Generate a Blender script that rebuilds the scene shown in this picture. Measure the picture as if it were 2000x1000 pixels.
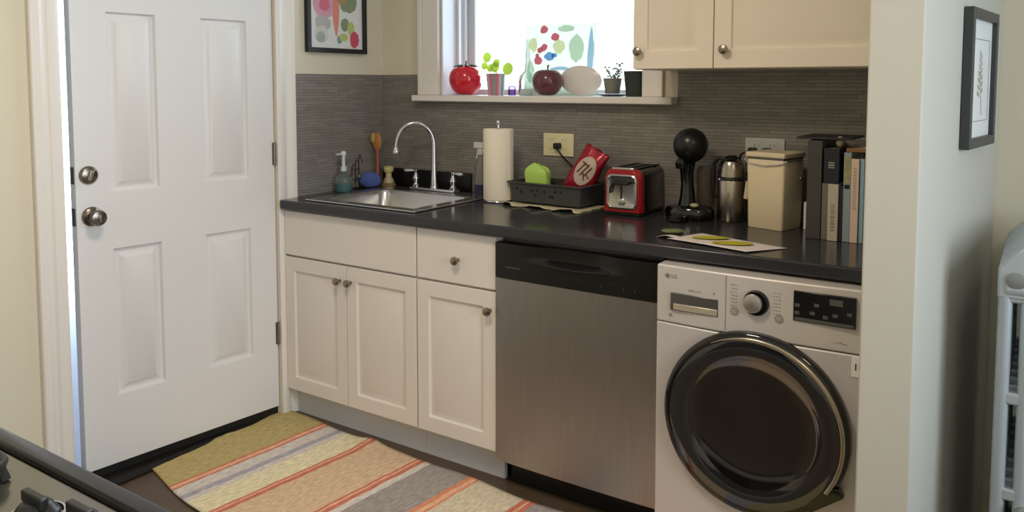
import bpy, bmesh, math, random
from mathutils import Vector, Matrix
random.seed(7)
PI = math.pi
for o in list(bpy.data.objects):
    bpy.data.objects.remove(o)
S = bpy.context.scene
COL = S.collection

# ------------------------------------------------------------ camera
cam_d = bpy.data.cameras.new('camera')
cam_d.sensor_fit = 'HORIZONTAL'; cam_d.sensor_width = 36.0
cam_d.lens = 1566.07 / 2000 * 36.0
cam_d.shift_y = -0.112
cam_d.clip_start = 0.05
cam = bpy.data.objects.new('camera', cam_d); COL.objects.link(cam)
cam.location = (2.6194, -2.8210, 1.3819)
cam.rotation_euler = (PI / 2 - 0.07012, 0, 0.58933)
S.camera = cam

# ------------------------------------------------------------ exposure, world, lights
S.view_settings.view_transform = 'Standard'
S.view_settings.look = 'None'
S.view_settings.gamma = 1.0
S.view_settings.use_curve_mapping = False
S.view_settings.exposure = 0.08

W = bpy.data.worlds.new('daylight'); S.world = W; W.use_nodes = True
bg = W.node_tree.nodes['Background']
bg.inputs['Color'].default_value = (0.84, 0.92, 1.0, 1)
bg.inputs['Strength'].default_value = 7.9

def area(name, loc, rot, sx, sy, power, color, portal=False, spread=None):
    l = bpy.data.lights.new(name, 'AREA'); l.shape = 'RECTANGLE'; l.size = sx; l.size_y = sy
    l.energy = power; l.color = color
    if portal: l.cycles.is_portal = True
    if spread: l.spread = spread
    o = bpy.data.objects.new(name, l); COL.objects.link(o); o.location = loc; o.rotation_euler = rot
    return o
area('window_portal_back', (0.845, 0.30, 1.75), (-PI / 2, 0, 0), 1.0, 0.85, 1, (1, 1, 1), portal=True)
area('window_portal_right', (4.50, -1.75, 1.5), (0, PI / 2, 0), 1.5, 1.9, 1, (1, 1, 1), portal=True)
# warm ceiling lamps: kitchen, and the room behind the camera
area('kitchen_lamp_light', (1.45, -1.75, 2.33), (0, 0, 0), 0.36, 0.36, 17, (1.0, 0.83, 0.66))
area('room_lamp_light', (3.3, -2.2, 2.33), (0, 0, 0), 0.4, 0.4, 7, (1.0, 0.86, 0.70))

# ------------------------------------------------------------ helpers
def lin(c):
    return tuple(((v / 255) / 12.92 if v / 255 <= 0.04045 else ((v / 255 + 0.055) / 1.055) ** 2.4) for v in c)

MATS = {}
def mat(name, rgb, rough=0.5, metal=0.0, bump=0.0, bscale=60.0, var=0.0, vscale=6.0, trans=0.0, ior=1.45,
        coat=0.0, sss=0.0, spec=0.5, alpha=1.0, stretch=None):
    if name in MATS: return MATS[name]
    m = bpy.data.materials.new(name); m.use_nodes = True
    n = m.node_tree.nodes; L = m.node_tree.links; b = n['Principled BSDF']
    c = lin(rgb)
    b.inputs['Base Color'].default_value = (*c, 1)
    b.inputs['Roughness'].default_value = rough
    b.inputs['Metallic'].default_value = metal
    b.inputs['Transmission Weight'].default_value = trans
    b.inputs['IOR'].default_value = ior
    b.inputs['Coat Weight'].default_value = coat
    b.inputs['Specular IOR Level'].default_value = spec
    b.inputs['Alpha'].default_value = alpha
    if sss:
        b.inputs['Subsurface Weight'].default_value = sss
        b.inputs['Subsurface Scale'].default_value = 0.02
    if bump or var:
        tc = n.new('ShaderNodeTexCoord'); mp = n.new('ShaderNodeMapping')
        L.new(tc.outputs['Object'], mp.inputs['Vector'])
        if stretch: mp.inputs['Scale'].default_value = stretch
    if var:
        nz = n.new('ShaderNodeTexNoise'); nz.inputs['Scale'].default_value = vscale; nz.inputs['Detail'].default_value = 4
        L.new(mp.outputs['Vector'], nz.inputs['Vector'])
        mx = n.new('ShaderNodeMix'); mx.data_type = 'RGBA'
        mx.inputs['A'].default_value = (*[max(0, v * (1 - var)) for v in c], 1)
        mx.inputs['B'].default_value = (*[min(1, v * (1 + var)) for v in c], 1)
        L.new(nz.outputs['Fac'], mx.inputs['Factor']); L.new(mx.outputs['Result'], b.inputs['Base Color'])
    if bump:
        nb = n.new('ShaderNodeTexNoise'); nb.inputs['Scale'].default_value = bscale; nb.inputs['Detail'].default_value = 3
        L.new(mp.outputs['Vector'], nb.inputs['Vector'])
        bp = n.new('ShaderNodeBump'); bp.inputs['Strength'].default_value = bump; bp.inputs['Distance'].default_value = 0.002
        L.new(nb.outputs['Fac'], bp.inputs['Height']); L.new(bp.outputs['Normal'], b.inputs['Normal'])
    MATS[name] = m
    return m

def glass_mat(name, rgb, rough=0.02, mixw=0.85):
    """thin clear pane: mostly transparent with a gloss on top"""
    if name in MATS: return MATS[name]
    m = bpy.data.materials.new(name); m.use_nodes = True
    n = m.node_tree.nodes; L = m.node_tree.links
    n.remove(n['Principled BSDF']); out = n['Material Output']
    tr = n.new('ShaderNodeBsdfTransparent'); tr.inputs['Color'].default_value = (*lin(rgb), 1)
    gl = n.new('ShaderNodeBsdfGlossy'); gl.inputs['Roughness'].default_value = rough
    fr = n.new('ShaderNodeFresnel'); fr.inputs['IOR'].default_value = 1.45
    mx = n.new('ShaderNodeMixShader')
    L.new(fr.outputs[0], mx.inputs[0]); L.new(tr.outputs[0], mx.inputs[1]); L.new(gl.outputs[0], mx.inputs[2])
    L.new(mx.outputs[0], out.inputs[0])
    MATS[name] = m
    return m

def translucent_mat(name, rgb, k=0.6):
    if name in MATS: return MATS[name]
    m = bpy.data.materials.new(name); m.use_nodes = True
    n = m.node_tree.nodes; L = m.node_tree.links
    n.remove(n['Principled BSDF']); out = n['Material Output']
    a = n.new('ShaderNodeBsdfDiffuse'); b = n.new('ShaderNodeBsdfTranslucent')
    for s in (a, b): s.inputs['Color'].default_value = (*lin(rgb), 1)
    mx = n.new('ShaderNodeMixShader'); mx.inputs[0].default_value = k
    L.new(a.outputs[0], mx.inputs[1]); L.new(b.outputs[0], mx.inputs[2]); L.new(mx.outputs[0], out.inputs[0])
    MATS[name] = m
    return m

class MB:
    """collects shapes; build() links them as ONE mesh object"""
    def __init__(s): s.b = bmesh.new(); s.mi = 0
    def _set(s, f): f.material_index = s.mi; return f
    def box(s, x0, y0, z0, x1, y1, z1, M=None):
        vs = [s.b.verts.new(Vector(p) if M is None else M @ Vector(p)) for p in
              ((x0,y0,z0),(x1,y0,z0),(x1,y1,z0),(x0,y1,z0),(x0,y0,z1),(x1,y0,z1),(x1,y1,z1),(x0,y1,z1))]
        for q in ((0,3,2,1),(4,5,6,7),(0,1,5,4),(1,2,6,5),(2,3,7,6),(3,0,4,7)):
            s._set(s.b.faces.new([vs[i] for i in q]))
        return s
    def prism(s, pts, ax, a0, a1, M=None):
        """extrude polygon pts (2-D) along axis ax from a0 to a1"""
        def P(p, a):
            v = {'x': (a, p[0], p[1]), 'y': (p[0], a, p[1]), 'z': (p[0], p[1], a)}[ax]
            v = Vector(v); return v if M is None else M @ v
        A = [s.b.verts.new(P(p, a0)) for p in pts]; B = [s.b.verts.new(P(p, a1)) for p in pts]
        n = len(pts)
        s._set(s.b.faces.new(A)); s._set(s.b.faces.new(B[::-1]))
        for i in range(n):
            s._set(s.b.faces.new([A[i], B[i], B[(i+1) % n], A[(i+1) % n]]))
        return s
    def lathe(s, prof, c=(0,0,0), seg=32, M=None, sx=1, sy=1):
        rings = []
        for r, z in prof:
            if r < 1e-6:
                p = Vector((c[0], c[1], c[2] + z)); rings.append([s.b.verts.new(p if M is None else M @ p)])
            else:
                R = []
                for i in range(seg):
                    a = 2 * PI * i / seg
                    p = Vector((c[0] + r * sx * math.cos(a), c[1] + r * sy * math.sin(a), c[2] + z))
                    R.append(s.b.verts.new(p if M is None else M @ p))
                rings.append(R)
        for A, B in zip(rings, rings[1:]):
            if len(A) == 1 and len(B) == 1: continue
            for i in range(seg):
                j = (i + 1) % seg
                if len(A) == 1: q = [A[0], B[j], B[i]]
                elif len(B) == 1: q = [A[i], A[j], B[0]]
                else: q = [A[i], A[j], B[j], B[i]]
                s._set(s.b.faces.new(q))
        return s
    def cyl(s, p0, p1, r0, r1=None, seg=20):
        r1 = r0 if r1 is None else r1
        p0 = Vector(p0); p1 = Vector(p1); d = p1 - p0
        M = Matrix.Translation(p0) @ d.to_track_quat('Z', 'Y').to_matrix().to_4x4()
        return s.lathe([(0,0),(r0,0),(r1,d.length),(0,d.length)], seg=seg, M=M)
    def ball(s, c, r, seg=24, sc=(1,1,1), M=None):
        n = seg // 2
        pr = [(r * math.sin(PI * i / n), -r * math.cos(PI * i / n) * sc[2]) for i in range(n + 1)]
        pr[0] = (0, pr[0][1]); pr[-1] = (0, pr[-1][1])
        return s.lathe(pr, c=c, seg=seg, sx=sc[0], sy=sc[1], M=M)
    def tube(s, pts, r, seg=12, closed=False, M=None):
        pts = [Vector(p) for p in pts]; n = len(pts); rr = r if isinstance(r, (list, tuple)) else [r] * n
        up = Vector((0, 0, 1)); rings = []; prev = None
        for i, p in enumerate(pts):
            if closed: t = pts[(i + 1) % n] - pts[i - 1]
            else: t = pts[min(i + 1, n - 1)] - pts[max(i - 1, 0)]
            t.normalize()
            if prev is None:
                a = t.cross(up)
                if a.length < 1e-3: a = t.cross(Vector((1, 0, 0)))
            else:
                a = prev - t * prev.dot(t)
            a.normalize(); prev = a; b = t.cross(a)
            R = []
            for k in range(seg):
                q = p + (a * math.cos(2 * PI * k / seg) + b * math.sin(2 * PI * k / seg)) * rr[i]
                R.append(s.b.verts.new(q if M is None else M @ q))
            rings.append(R)
        m = n if closed else n - 1
        for i in range(m):
            A = rings[i]; B = rings[(i + 1) % n]
            for k in range(seg):
                s._set(s.b.faces.new([A[k], A[(k+1) % seg], B[(k+1) % seg], B[k]]))
        if not closed:
            s._set(s.b.faces.new(rings[0][::-1])); s._set(s.b.faces.new(rings[-1]))
        return s
    def grid(s, fn, nu, nv, closeu=False):
        V = [[s.b.verts.new(fn(i / nu, j / nv)) for j in range(nv + 1)] for i in range(nu + (0 if closeu else 1))]
        for i in range(nu):
            for j in range(nv):
                i2 = (i + 1) % len(V)
                s._set(s.b.faces.new([V[i][j], V[i2][j], V[i2][j+1], V[i][j+1]]))
        return s
    def disc(s, c, r, ax='y', seg=20, sx=1, sz=1, M=None):
        vs = []
        for i in range(seg):
            a = 2 * PI * i / seg; u = r * sx * math.cos(a); v = r * sz * math.sin(a)
            p = Vector(c) + Vector({'y': (u, 0, v), 'x': (0, u, v), 'z': (u, v, 0)}[ax])
            vs.append(s.b.verts.new(p if M is None else M @ p))
        s._set(s.b.faces.new(vs)); return s
    def quadstrip(s, rings, close=False):
        for A, B in zip(rings, rings[1:]):
            n = len(A)
            for i in range(n if close else n - 1):
                s._set(s.b.faces.new([A[i], A[(i+1) % n], B[(i+1) % n], B[i]]))
    def build(s, name, m, parent=None, bevel=0.0, seg=2, smooth=False, subsurf=0, loc=None, rot=None, solid=0):
        bmesh.ops.recalc_face_normals(s.b, faces=s.b.faces)
        me = bpy.data.meshes.new(name); s.b.to_mesh(me); s.b.free()
        ms = m if isinstance(m, (list, tuple)) else [m]
        for q in ms: me.materials.append(q)
        o = bpy.data.objects.new(name, me); COL.objects.link(o)
        if parent is not None: o.parent = parent
        if loc is not None: o.location = loc
        if rot is not None: o.rotation_euler = rot
        if solid:
            md = o.modifiers.new('s', 'SOLIDIFY'); md.thickness = solid; md.offset = 0
        if bevel:
            md = o.modifiers.new('b', 'BEVEL'); md.width = bevel; md.segments = seg; md.limit_method = 'ANGLE'
            md.angle_limit = math.radians(40); md.harden_normals = False
            smooth = True if smooth is None else smooth
        if subsurf:
            md = o.modifiers.new('ss', 'SUBSURF'); md.levels = subsurf; md.render_levels = subsurf
        if smooth or bevel:
            for p in me.polygons: p.use_smooth = True
            try: me.set_sharp_from_angle(angle=math.radians(38))
            except Exception: pass
        return o

def thing(name, label, cat, loc=(0,0,0), rz=0, group=None):
    o = bpy.data.objects.new(name, None); COL.objects.link(o); o.location = loc; o.rotation_euler = (0,0,rz)
    o.empty_display_size = 0.05
    o['label'] = label; o['category'] = cat
    if group: o['group'] = group
    return o
def tag(o, label, cat, group=None):
    o['label'] = label; o['category'] = cat
    if group: o['group'] = group
    return o
def struct(o, label=None):
    o['kind'] = 'structure'
    if label: o['label'] = label
    return o

def panel_front(mb, w, h, t, panels, groove=0.008, a=0.012, b=0.026, c=0.040, rise=0.003, x0=0, z0=0):
    """door slab in local space, front face on -y at y=0, back at y=t, with raised panels (x0,z0,x1,z1)"""
    xs = sorted({0, w, *[p[0] for p in panels], *[p[2] for p in panels]})
    zs = sorted({0, h, *[p[1] for p in panels], *[p[3] for p in panels]})
    V = {}
    def v(x, y, z):
        k = (round(x, 5), round(y, 5), round(z, 5))
        if k not in V: V[k] = mb.b.verts.new((x + x0, y, z + z0))
        return V[k]
    def inp(x, z): return any(p[0] < x < p[2] and p[1] < z < p[3] for p in panels)
    for i in range(len(xs) - 1):
        for j in range(len(zs) - 1):
            if inp((xs[i]+xs[i+1])/2, (zs[j]+zs[j+1])/2): continue
            mb._set(mb.b.faces.new([v(xs[i],0,zs[j]), v(xs[i+1],0,zs[j]), v(xs[i+1],0,zs[j+1]), v(xs[i],0,zs[j+1])]))
    for p in panels:
        px = [x for x in xs if p[0] <= x <= p[2]]; pz = [z for z in zs if p[1] <= z <= p[3]]
        def ring(d, y):
            return [v(p[0]+d, y, p[1]+d), v(p[2]-d, y, p[1]+d), v(p[2]-d, y, p[3]-d), v(p[0]+d, y, p[3]-d)]
        R = [ring(0, 0), ring(a * 0.4, groove), ring(a, groove), ring(b, groove * 0.35), ring(c, -rise * 0 + groove * 0.05)]
        mb.quadstrip(R, close=True)
        mb._set(mb.b.faces.new(R[-1]))
    # sides and back
    ys = [0, t]
    def side(pts):
        A = [v(x, 0, z) for x, z in pts]; B = [v(x, t, z) for x, z in pts]
        for i in range(len(pts) - 1):
            mb._set(mb.b.faces.new([A[i], A[i+1], B[i+1], B[i]]))
    side([(x, 0) for x in xs]); side([(x, h) for x in xs]); side([(0, z) for z in zs]); side([(w, z) for z in zs])
    for i in range(len(xs) - 1):
        for j in range(len(zs) - 1):
            mb._set(mb.b.faces.new([v(xs[i],t,zs[j]), v(xs[i+1],t,zs[j]), v(xs[i+1],t,zs[j+1]), v(xs[i],t,zs[j+1])]))
    return mb

def slab_cells(mb, xs, ys, z0, z1, skip):
    """horizontal slab with holes: cells in skip() left out, walls on every open border"""
    nx, ny = len(xs) - 1, len(ys) - 1
    V = {}
    def v(i, j, z):
        k = (i, j, z)
        if k not in V: V[k] = mb.b.verts.new((xs[i], ys[j], z))
        return V[k]
    on = lambda i, j: 0 <= i < nx and 0 <= j < ny and not skip((xs[i]+xs[i+1])/2, (ys[j]+ys[j+1])/2)
    for i in range(nx):
        for j in range(ny):
            if not on(i, j): continue
            for z in (z0, z1):
                mb._set(mb.b.faces.new([v(i,j,z), v(i+1,j,z), v(i+1,j+1,z), v(i,j+1,z)]))
            for (di, dj, a, b) in ((-1,0,(i,j),(i,j+1)), (1,0,(i+1,j),(i+1,j+1)), (0,-1,(i,j),(i+1,j)), (0,1,(i,j+1),(i+1,j+1))):
                if not on(i+di, j+dj):
                    mb._set(mb.b.faces.new([v(*a,z0), v(*b,z0), v(*b,z1), v(*a,z1)]))
    return mb

def vwall(mb, axis, us, zs, a0, a1, skip):
    """vertical wall slab with openings. axis 'x' = plane of constant x"""
    nx, nz = len(us) - 1, len(zs) - 1; V = {}
    def v(i, j, a):
        k = (i, j, a)
        if k not in V:
            V[k] = mb.b.verts.new((a, us[i], zs[j]) if axis == 'x' else (us[i], a, zs[j]))
        return V[k]
    on = lambda i, j: 0 <= i < nx and 0 <= j < nz and not skip((us[i]+us[i+1])/2, (zs[j]+zs[j+1])/2)
    for i in range(nx):
        for j in range(nz):
            if not on(i, j): continue
            for a in (a0, a1):
                mb._set(mb.b.faces.new([v(i,j,a), v(i+1,j,a), v(i+1,j+1,a), v(i,j+1,a)]))
            for (di, dj, p, q) in ((-1,0,(i,j),(i,j+1)), (1,0,(i+1,j),(i+1,j+1)), (0,-1,(i,j),(i+1,j)), (0,1,(i,j+1),(i+1,j+1))):
                if not on(i+di, j+dj):
                    mb._set(mb.b.faces.new([v(*p,a0), v(*q,a0), v(*q,a1), v(*p,a1)]))
    return mb

def text_mesh(name, txt, size, m, parent, loc, rot, ext=0.0003, align='CENTER'):
    c = bpy.data.curves.new(name, 'FONT'); c.body = txt; c.size = size; c.extrude = ext; c.align_x = align; c.align_y = 'CENTER'
    t = bpy.data.objects.new(name + '_src', c); COL.objects.link(t)
    dg = bpy.context.evaluated_depsgraph_get()
    me = bpy.data.meshes.new_from_object(t.evaluated_get(dg))
    bpy.data.objects.remove(t); bpy.data.curves.remove(c)
    me.materials.clear(); me.materials.append(m)
    o = bpy.data.objects.new(name, me); COL.objects.link(o); o.parent = parent; o.location = loc; o.rotation_euler = rot
    return o

def strokes(mb, x, z, w, h, n, y, seed=0, th=0.0006):
    """a row of small unreadable printed marks"""
    rd = random.Random(seed)
    for i in range(n):
        a = x + w * i / n; ww = w / n * 0.62; hh = h * rd.uniform(0.65, 1.0)
        k = rd.random()
        if k < .5: mb.box(a, y, z, a + ww * .35, y + th, z + hh); mb.box(a, y, z, a + ww, y + th, z + h * .2)
        else: mb.box(a, y, z, a + ww * .3, y + th, z + hh); mb.box(a, y, z + hh * .7, a + ww, y + th, z + hh)

# ------------------------------------------------------------ materials
M_wall = mat('cream_wall_paint', (220, 212, 190), 0.75, bump=0.15, bscale=140, var=0.02, vscale=2)
M_wall_r = mat('pale_wall_paint', (197, 194, 182), 0.7, bump=0.15, bscale=140, var=0.02, vscale=2)
M_ceil = mat('ceiling_paint', (232, 230, 222), 0.85)
M_trim = mat('white_gloss_trim', (232, 226, 218), 0.35, var=0.015)
M_door = mat('white_door_paint', (226, 224, 222), 0.38, bump=0.05, bscale=90)
M_cab = mat('cabinet_thermofoil', (228, 221, 212), 0.42, var=0.01)
M_cabu = mat('cream_cabinet_thermofoil', (230, 219, 200), 0.42, var=0.01)
M_toe = mat('toe_kick_white', (200, 200, 200), 0.5)
M_counter = mat('black_laminate', (50, 50, 53), 0.17, bump=0.03, bscale=260, var=0.2, vscale=180)
M_black = mat('black_plastic', (16, 16, 17), 0.35)
M_blackgloss = mat('black_gloss', (8, 8, 9), 0.08, coat=0.5)
M_chrome = mat('chrome', (215, 215, 220), 0.10, 1.0)
M_nickel = mat('brushed_nickel', (150, 140, 128), 0.30, 1.0)
M_sink = mat('sink_steel', (204, 203, 202), 0.24, 1.0, bump=0.04, bscale=200)
M_steel = mat('brushed_steel', (168, 164, 162), 0.40, 1.0, bump=0.25, bscale=40, var=0.10, vscale=10, stretch=(14, 14, 0.6))
M_glass = glass_mat('window_glass', (248, 252, 255))
M_clear = mat('clear_plastic', (225, 235, 235), 0.05, trans=0.92, ior=1.3)
M_white = mat('white_plastic', (228, 226, 220), 0.4)
M_grey = mat('grey_plastic', (96, 96, 98), 0.5)

# tile: stacked thin glass strips
M_tile = bpy.data.materials.new('strip_mosaic_tile'); M_tile.use_nodes = True
def _tile():
    n = M_tile.node_tree.nodes; L = M_tile.node_tree.links; b = n['Principled BSDF']
    tc = n.new('ShaderNodeTexCoord'); sp = n.new('ShaderNodeSeparateXYZ'); cb = n.new('ShaderNodeCombineXYZ'); ad = n.new('ShaderNodeMath')
    L.new(tc.outputs['Object'], sp.inputs[0]); L.new(sp.outputs['X'], ad.inputs[0]); L.new(sp.outputs['Y'], ad.inputs[1])
    L.new(ad.outputs[0], cb.inputs['X']); L.new(sp.outputs['Z'], cb.inputs['Y'])
    br = n.new('ShaderNodeTexBrick'); br.offset = 0.37; br.offset_frequency = 2; br.squash = 0.7; br.squash_frequency = 3
    br.inputs['Scale'].default_value = 1.0; br.inputs['Brick Width'].default_value = 0.095; br.inputs['Row Height'].default_value = 0.0125
    br.inputs['Mortar Size'].default_value = 0.0011; br.inputs['Mortar Smooth'].default_value = 0.3; br.inputs['Bias'].default_value = 0.0
    br.inputs['Color1'].default_value = (*lin((146, 141, 134)), 1); br.inputs['Color2'].default_value = (*lin((130, 125, 118)), 1)
    br.inputs['Mortar'].default_value = (*lin((112, 106, 98)), 1)
    L.new(cb.outputs[0], br.inputs['Vector'])
    nz = n.new('ShaderNodeTexNoise'); nz.inputs['Scale'].default_value = 7
    L.new(tc.outputs['Object'], nz.inputs['Vector'])
    mx = n.new('ShaderNodeMix'); mx.data_type = 'RGBA'; mx.blend_type = 'MULTIPLY'; mx.inputs['Factor'].default_value = 0.25
    L.new(br.outputs['Color'], mx.inputs['A']); L.new(nz.outputs['Fac'], mx.inputs['B']); L.new(mx.outputs['Result'], b.inputs['Base Color'])
    b.inputs['Roughness'].default_value = 0.34
    bp = n.new('ShaderNodeBump'); bp.inputs['Strength'].default_value = 0.5; bp.inputs['Distance'].default_value = 0.0015; bp.invert = True
    L.new(br.outputs['Fac'], bp.inputs['Height']); L.new(bp.outputs['Normal'], b.inputs['Normal'])
_tile()

# rug: woven stripes across the length
M_rug = bpy.data.materials.new('striped_rag_rug'); M_rug.use_nodes = True
def _rug():
    n = M_rug.node_tree.nodes; L = M_rug.node_tree.links; b = n['Principled BSDF']
    uv = n.new('ShaderNodeUVMap'); uv.uv_map = 'UVMap'
    sp = n.new('ShaderNodeSeparateXYZ'); L.new(uv.outputs[0], sp.inputs[0])
    nz = n.new('ShaderNodeTexNoise'); nz.inputs['Scale'].default_value = 9; nz.inputs['Detail'].default_value = 2
    L.new(uv.outputs[0], nz.inputs['Vector'])
    m1 = n.new('ShaderNodeMath'); m1.operation = 'MULTIPLY_ADD'; m1.inputs[1].default_value = 0.012; L.new(nz.outputs['Fac'], m1.inputs[0])
    L.new(sp.outputs['X'], m1.inputs[2])
    m2 = n.new('ShaderNodeMath'); m2.operation = 'DIVIDE'; m2.inputs[1].default_value = 2.4; L.new(m1.outputs[0], m2.inputs[0])
    cr = n.new('ShaderNodeValToRGB'); cr.color_ramp.interpolation = 'CONSTANT'
    green = (192, 174, 121); red = (207, 126, 103); pink = (236, 181, 150); lil = (218, 209, 200); blue = (178, 173, 183)
    cream = (234, 223, 187); tan = (220, 191, 160); dk = (165, 157, 152); org = (220, 148, 112); beige = (217, 203, 177)
    st = [(0, green), (.243, red), (.252, pink), (.264, red), (.272, lil), (.335, blue), (.362, lil), (.385, cream), (.503, red), (.515, pink),
          (.525, red), (.537, tan), (.765, red), (.777, pink), (.787, red), (.800, lil), (.83, dk), (1.0, org), (1.02, pink), (1.035, org),
          (1.05, beige), (1.24, red), (1.262, pink), (1.275, red), (1.29, dk), (1.5, lil), (1.6, red), (1.64, tan), (1.85, blue), (1.95, green)]
    e = cr.color_ramp.elements
    while len(e) > 1: e.remove(e[-1])
    e[0].position = 0; e[0].color = (*lin(st[0][1]), 1)
    for p, c in st[1:]:
        q = e.new(p / 2.4); q.color = (*lin(c), 1)
    L.new(m2.outputs[0], cr.inputs[0])
    mp = n.new('ShaderNodeMapping'); mp.inputs['Scale'].default_value = (120, 22, 1); L.new(uv.outputs[0], mp.inputs[0])
    n2 = n.new('ShaderNodeTexNoise'); n2.inputs['Scale'].default_value = 1.0; n2.inputs['Detail'].default_value = 3; L.new(mp.outputs[0], n2.inputs['Vector'])
    r2 = n.new('ShaderNodeMapRange'); r2.inputs[1].default_value = .3; r2.inputs[2].default_value = .7; r2.inputs[3].default_value = .78; r2.inputs[4].default_value = 1.18
    L.new(n2.outputs['Fac'], r2.inputs[0])
    mx = n.new('ShaderNodeMix'); mx.data_type = 'RGBA'; mx.blend_type = 'MULTIPLY'; mx.inputs['Factor'].default_value = 1
    L.new(cr.outputs[0], mx.inputs['A']); L.new(r2.outputs[0], mx.inputs['B']); L.new(mx.outputs['Result'], b.inputs['Base Color'])
    b.inputs['Roughness'].default_value = 0.95; b.inputs['Specular IOR Level'].default_value = 0.1
    bp = n.new('ShaderNodeBump'); bp.inputs['Strength'].default_value = 0.7; bp.inputs['Distance'].default_value = 0.004
    L.new(n2.outputs['Fac'], bp.inputs['Height']); L.new(bp.outputs['Normal'], b.inputs['Normal'])
_rug()
M_floor = mat('dark_vinyl_floor', (84, 68, 54), 0.35, bump=0.1, bscale=60, var=0.25, vscale=5, stretch=(1, 6, 1))

# ============================================================ SETTING
X1, Y0, ZC = 4.4, -3.02, 2.45
fl = MB().box(-0.25, Y0 - .1, -0.06, X1 + .1, 0.32, 0.0).build('floor', M_floor); struct(fl)
struct(MB().box(-0.14, Y0 - .1, ZC, X1 + .1, 0.27, ZC + .06).build('ceiling', M_ceil))
# left wall with the door opening y -1.505..-0.640, z 0..2.05
DY0, DY1, DZ = -1.503, -0.642, 2.05
struct(vwall(MB(), 'x', [Y0, DY0, DY1, 0.0], [0, DZ, ZC], -0.14, 0.0, lambda u, z: DY0 < u < DY1 and z < DZ).build('wall_left', M_wall))
# back wall with the window opening
WX0, WX1, WZ0, WZ1 = 0.349, 1.340, 1.309, 2.16
wb = vwall(MB(), 'y', [-0.14, WX0, WX1, X1 + .1], [0, WZ0, WZ1, ZC], 0.0, 0.27, lambda u, z: WX0 < u < WX1 and WZ0 < z < WZ1).build('wall_back', M_wall)
struct(wb)
struct(MB().box(-0.14, Y0 - .1, 0, X1 + .1, Y0, ZC).build('wall_front', M_wall))
struct(vwall(MB(), 'x', [Y0, -2.7, -0.8, 0.0], [0, .75, 2.25, ZC], X1, X1 + .1, lambda u, z: -2.7 < u < -.8 and .75 < z < 2.25).build('wall_right', M_wall_r))
# dividing wall: end face towards the room, right face running back at a slight angle
PYF = -0.85
struct(MB().prism([(2.275, PYF), (2.389, PYF), (2.494, -0.001), (2.275, -0.001)], 'z', 0, ZC).build('wall_center', M_wall_r, bevel=0.004), )
# mosaic backsplash
tb = vwall(MB(), 'y', [0.009, 0.234, 1.477, 2.274], [0.9145, 1.309, 1.4289, 1.44], -0.008, -0.0005,
           lambda u, z: (.234 < u < 1.477 and z > 1.309) or (u < .234 and z > 1.4289))
tb = tb.build('tile_backsplash', M_tile, parent=wb); tb['label'] = 'taupe strip mosaic tile backsplash'
wl = bpy.data.objects['wall_left']
MB().box(0.0005, -0.5377, 0.9145, 0.008, -0.0005, 1.4289).build('tile_backsplash', M_tile, parent=wl)['label'] = 'taupe strip mosaic tile backsplash'

# window_1: casing, stool, frame, sash, pane
w1 = MB()
w1.box(WX0 - .104, -0.022, 1.337, WX0, -0.0005, WZ1 + .1); w1.box(WX1, -0.022, 1.337, WX1 + .079, -0.0005, WZ1 + .1)
w1.box(WX0, -0.022, WZ1, WX1, -0.0005, WZ1 + .1)
w1.box(WX0 - .112, -0.030, 1.337, WX0 - .088, -0.022, WZ1 + .1); w1.box(WX1 + .066, -0.030, 1.337, WX1 + .084, -0.022, WZ1 + .1)
win = w1.build('window_1', M_trim, bevel=0.003); struct(win)
MB().box(0.234, -0.070, 1.3095, 1.477, 0.0, 1.337).box(WX0 + .001, 0.0, 1.3095, WX1 - .001, 0.24, 1.337).build('window_sill', M_trim, parent=win, bevel=0.004)
fr = MB()
M_frame = mat('window_frame_paint', (222, 224, 230), 0.4)
for (x0, x1) in ((WX0 + .001, WX0 + .012), (WX1 - .012, WX1 - .001)):
    fr.box(x0, 0.0, 1.337, x1, 0.262, WZ1 - .001)
    s = 1 if x0 < .8 else -1
    xa = x1 if s > 0 else x0
    fr.box(min(xa, xa + s * .014), 0.10, 1.337, max(xa, xa + s * .014), 0.118, WZ1 - .012)
    fr.box(min(xa, xa + s * .014), 0.150, 1.337, max(xa, xa + s * .014), 0.165, WZ1 - .012)
fr.box(WX0 + .012, 0.0, WZ1 - .012, WX1 - .012, 0.262, WZ1 - .001)
fr.build('window_frame', M_frame, parent=win, bevel=0.002)
sa = MB()
sa.box(WX0 + .012, 0.19, 1.337, WX0 + .050, 0.225, WZ1 - .012); sa.box(WX1 - .050, 0.19, 1.337, WX1 - .012, 0.225, WZ1 - .012)
sa.box(WX0 + .050, 0.19, 1.3375, WX1 - .050, 0.225, 1.362); sa.box(WX0 + .050, 0.19, WZ1 - .05, WX1 - .050, 0.225, WZ1 - .012)
sa.build('window_sash', M_frame, parent=win, bevel=0.003)
MB().box(WX0 + .050, 0.205, 1.362, WX1 - .050, 0.208, WZ1 - .05).build('window_pane', M_glass, parent=win)
MB().box(WX1 - .044, .175, 1.5, WX1 - .030, .19, 1.56).build('sash_lock', M_nickel, parent=win, bevel=.002)

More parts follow.
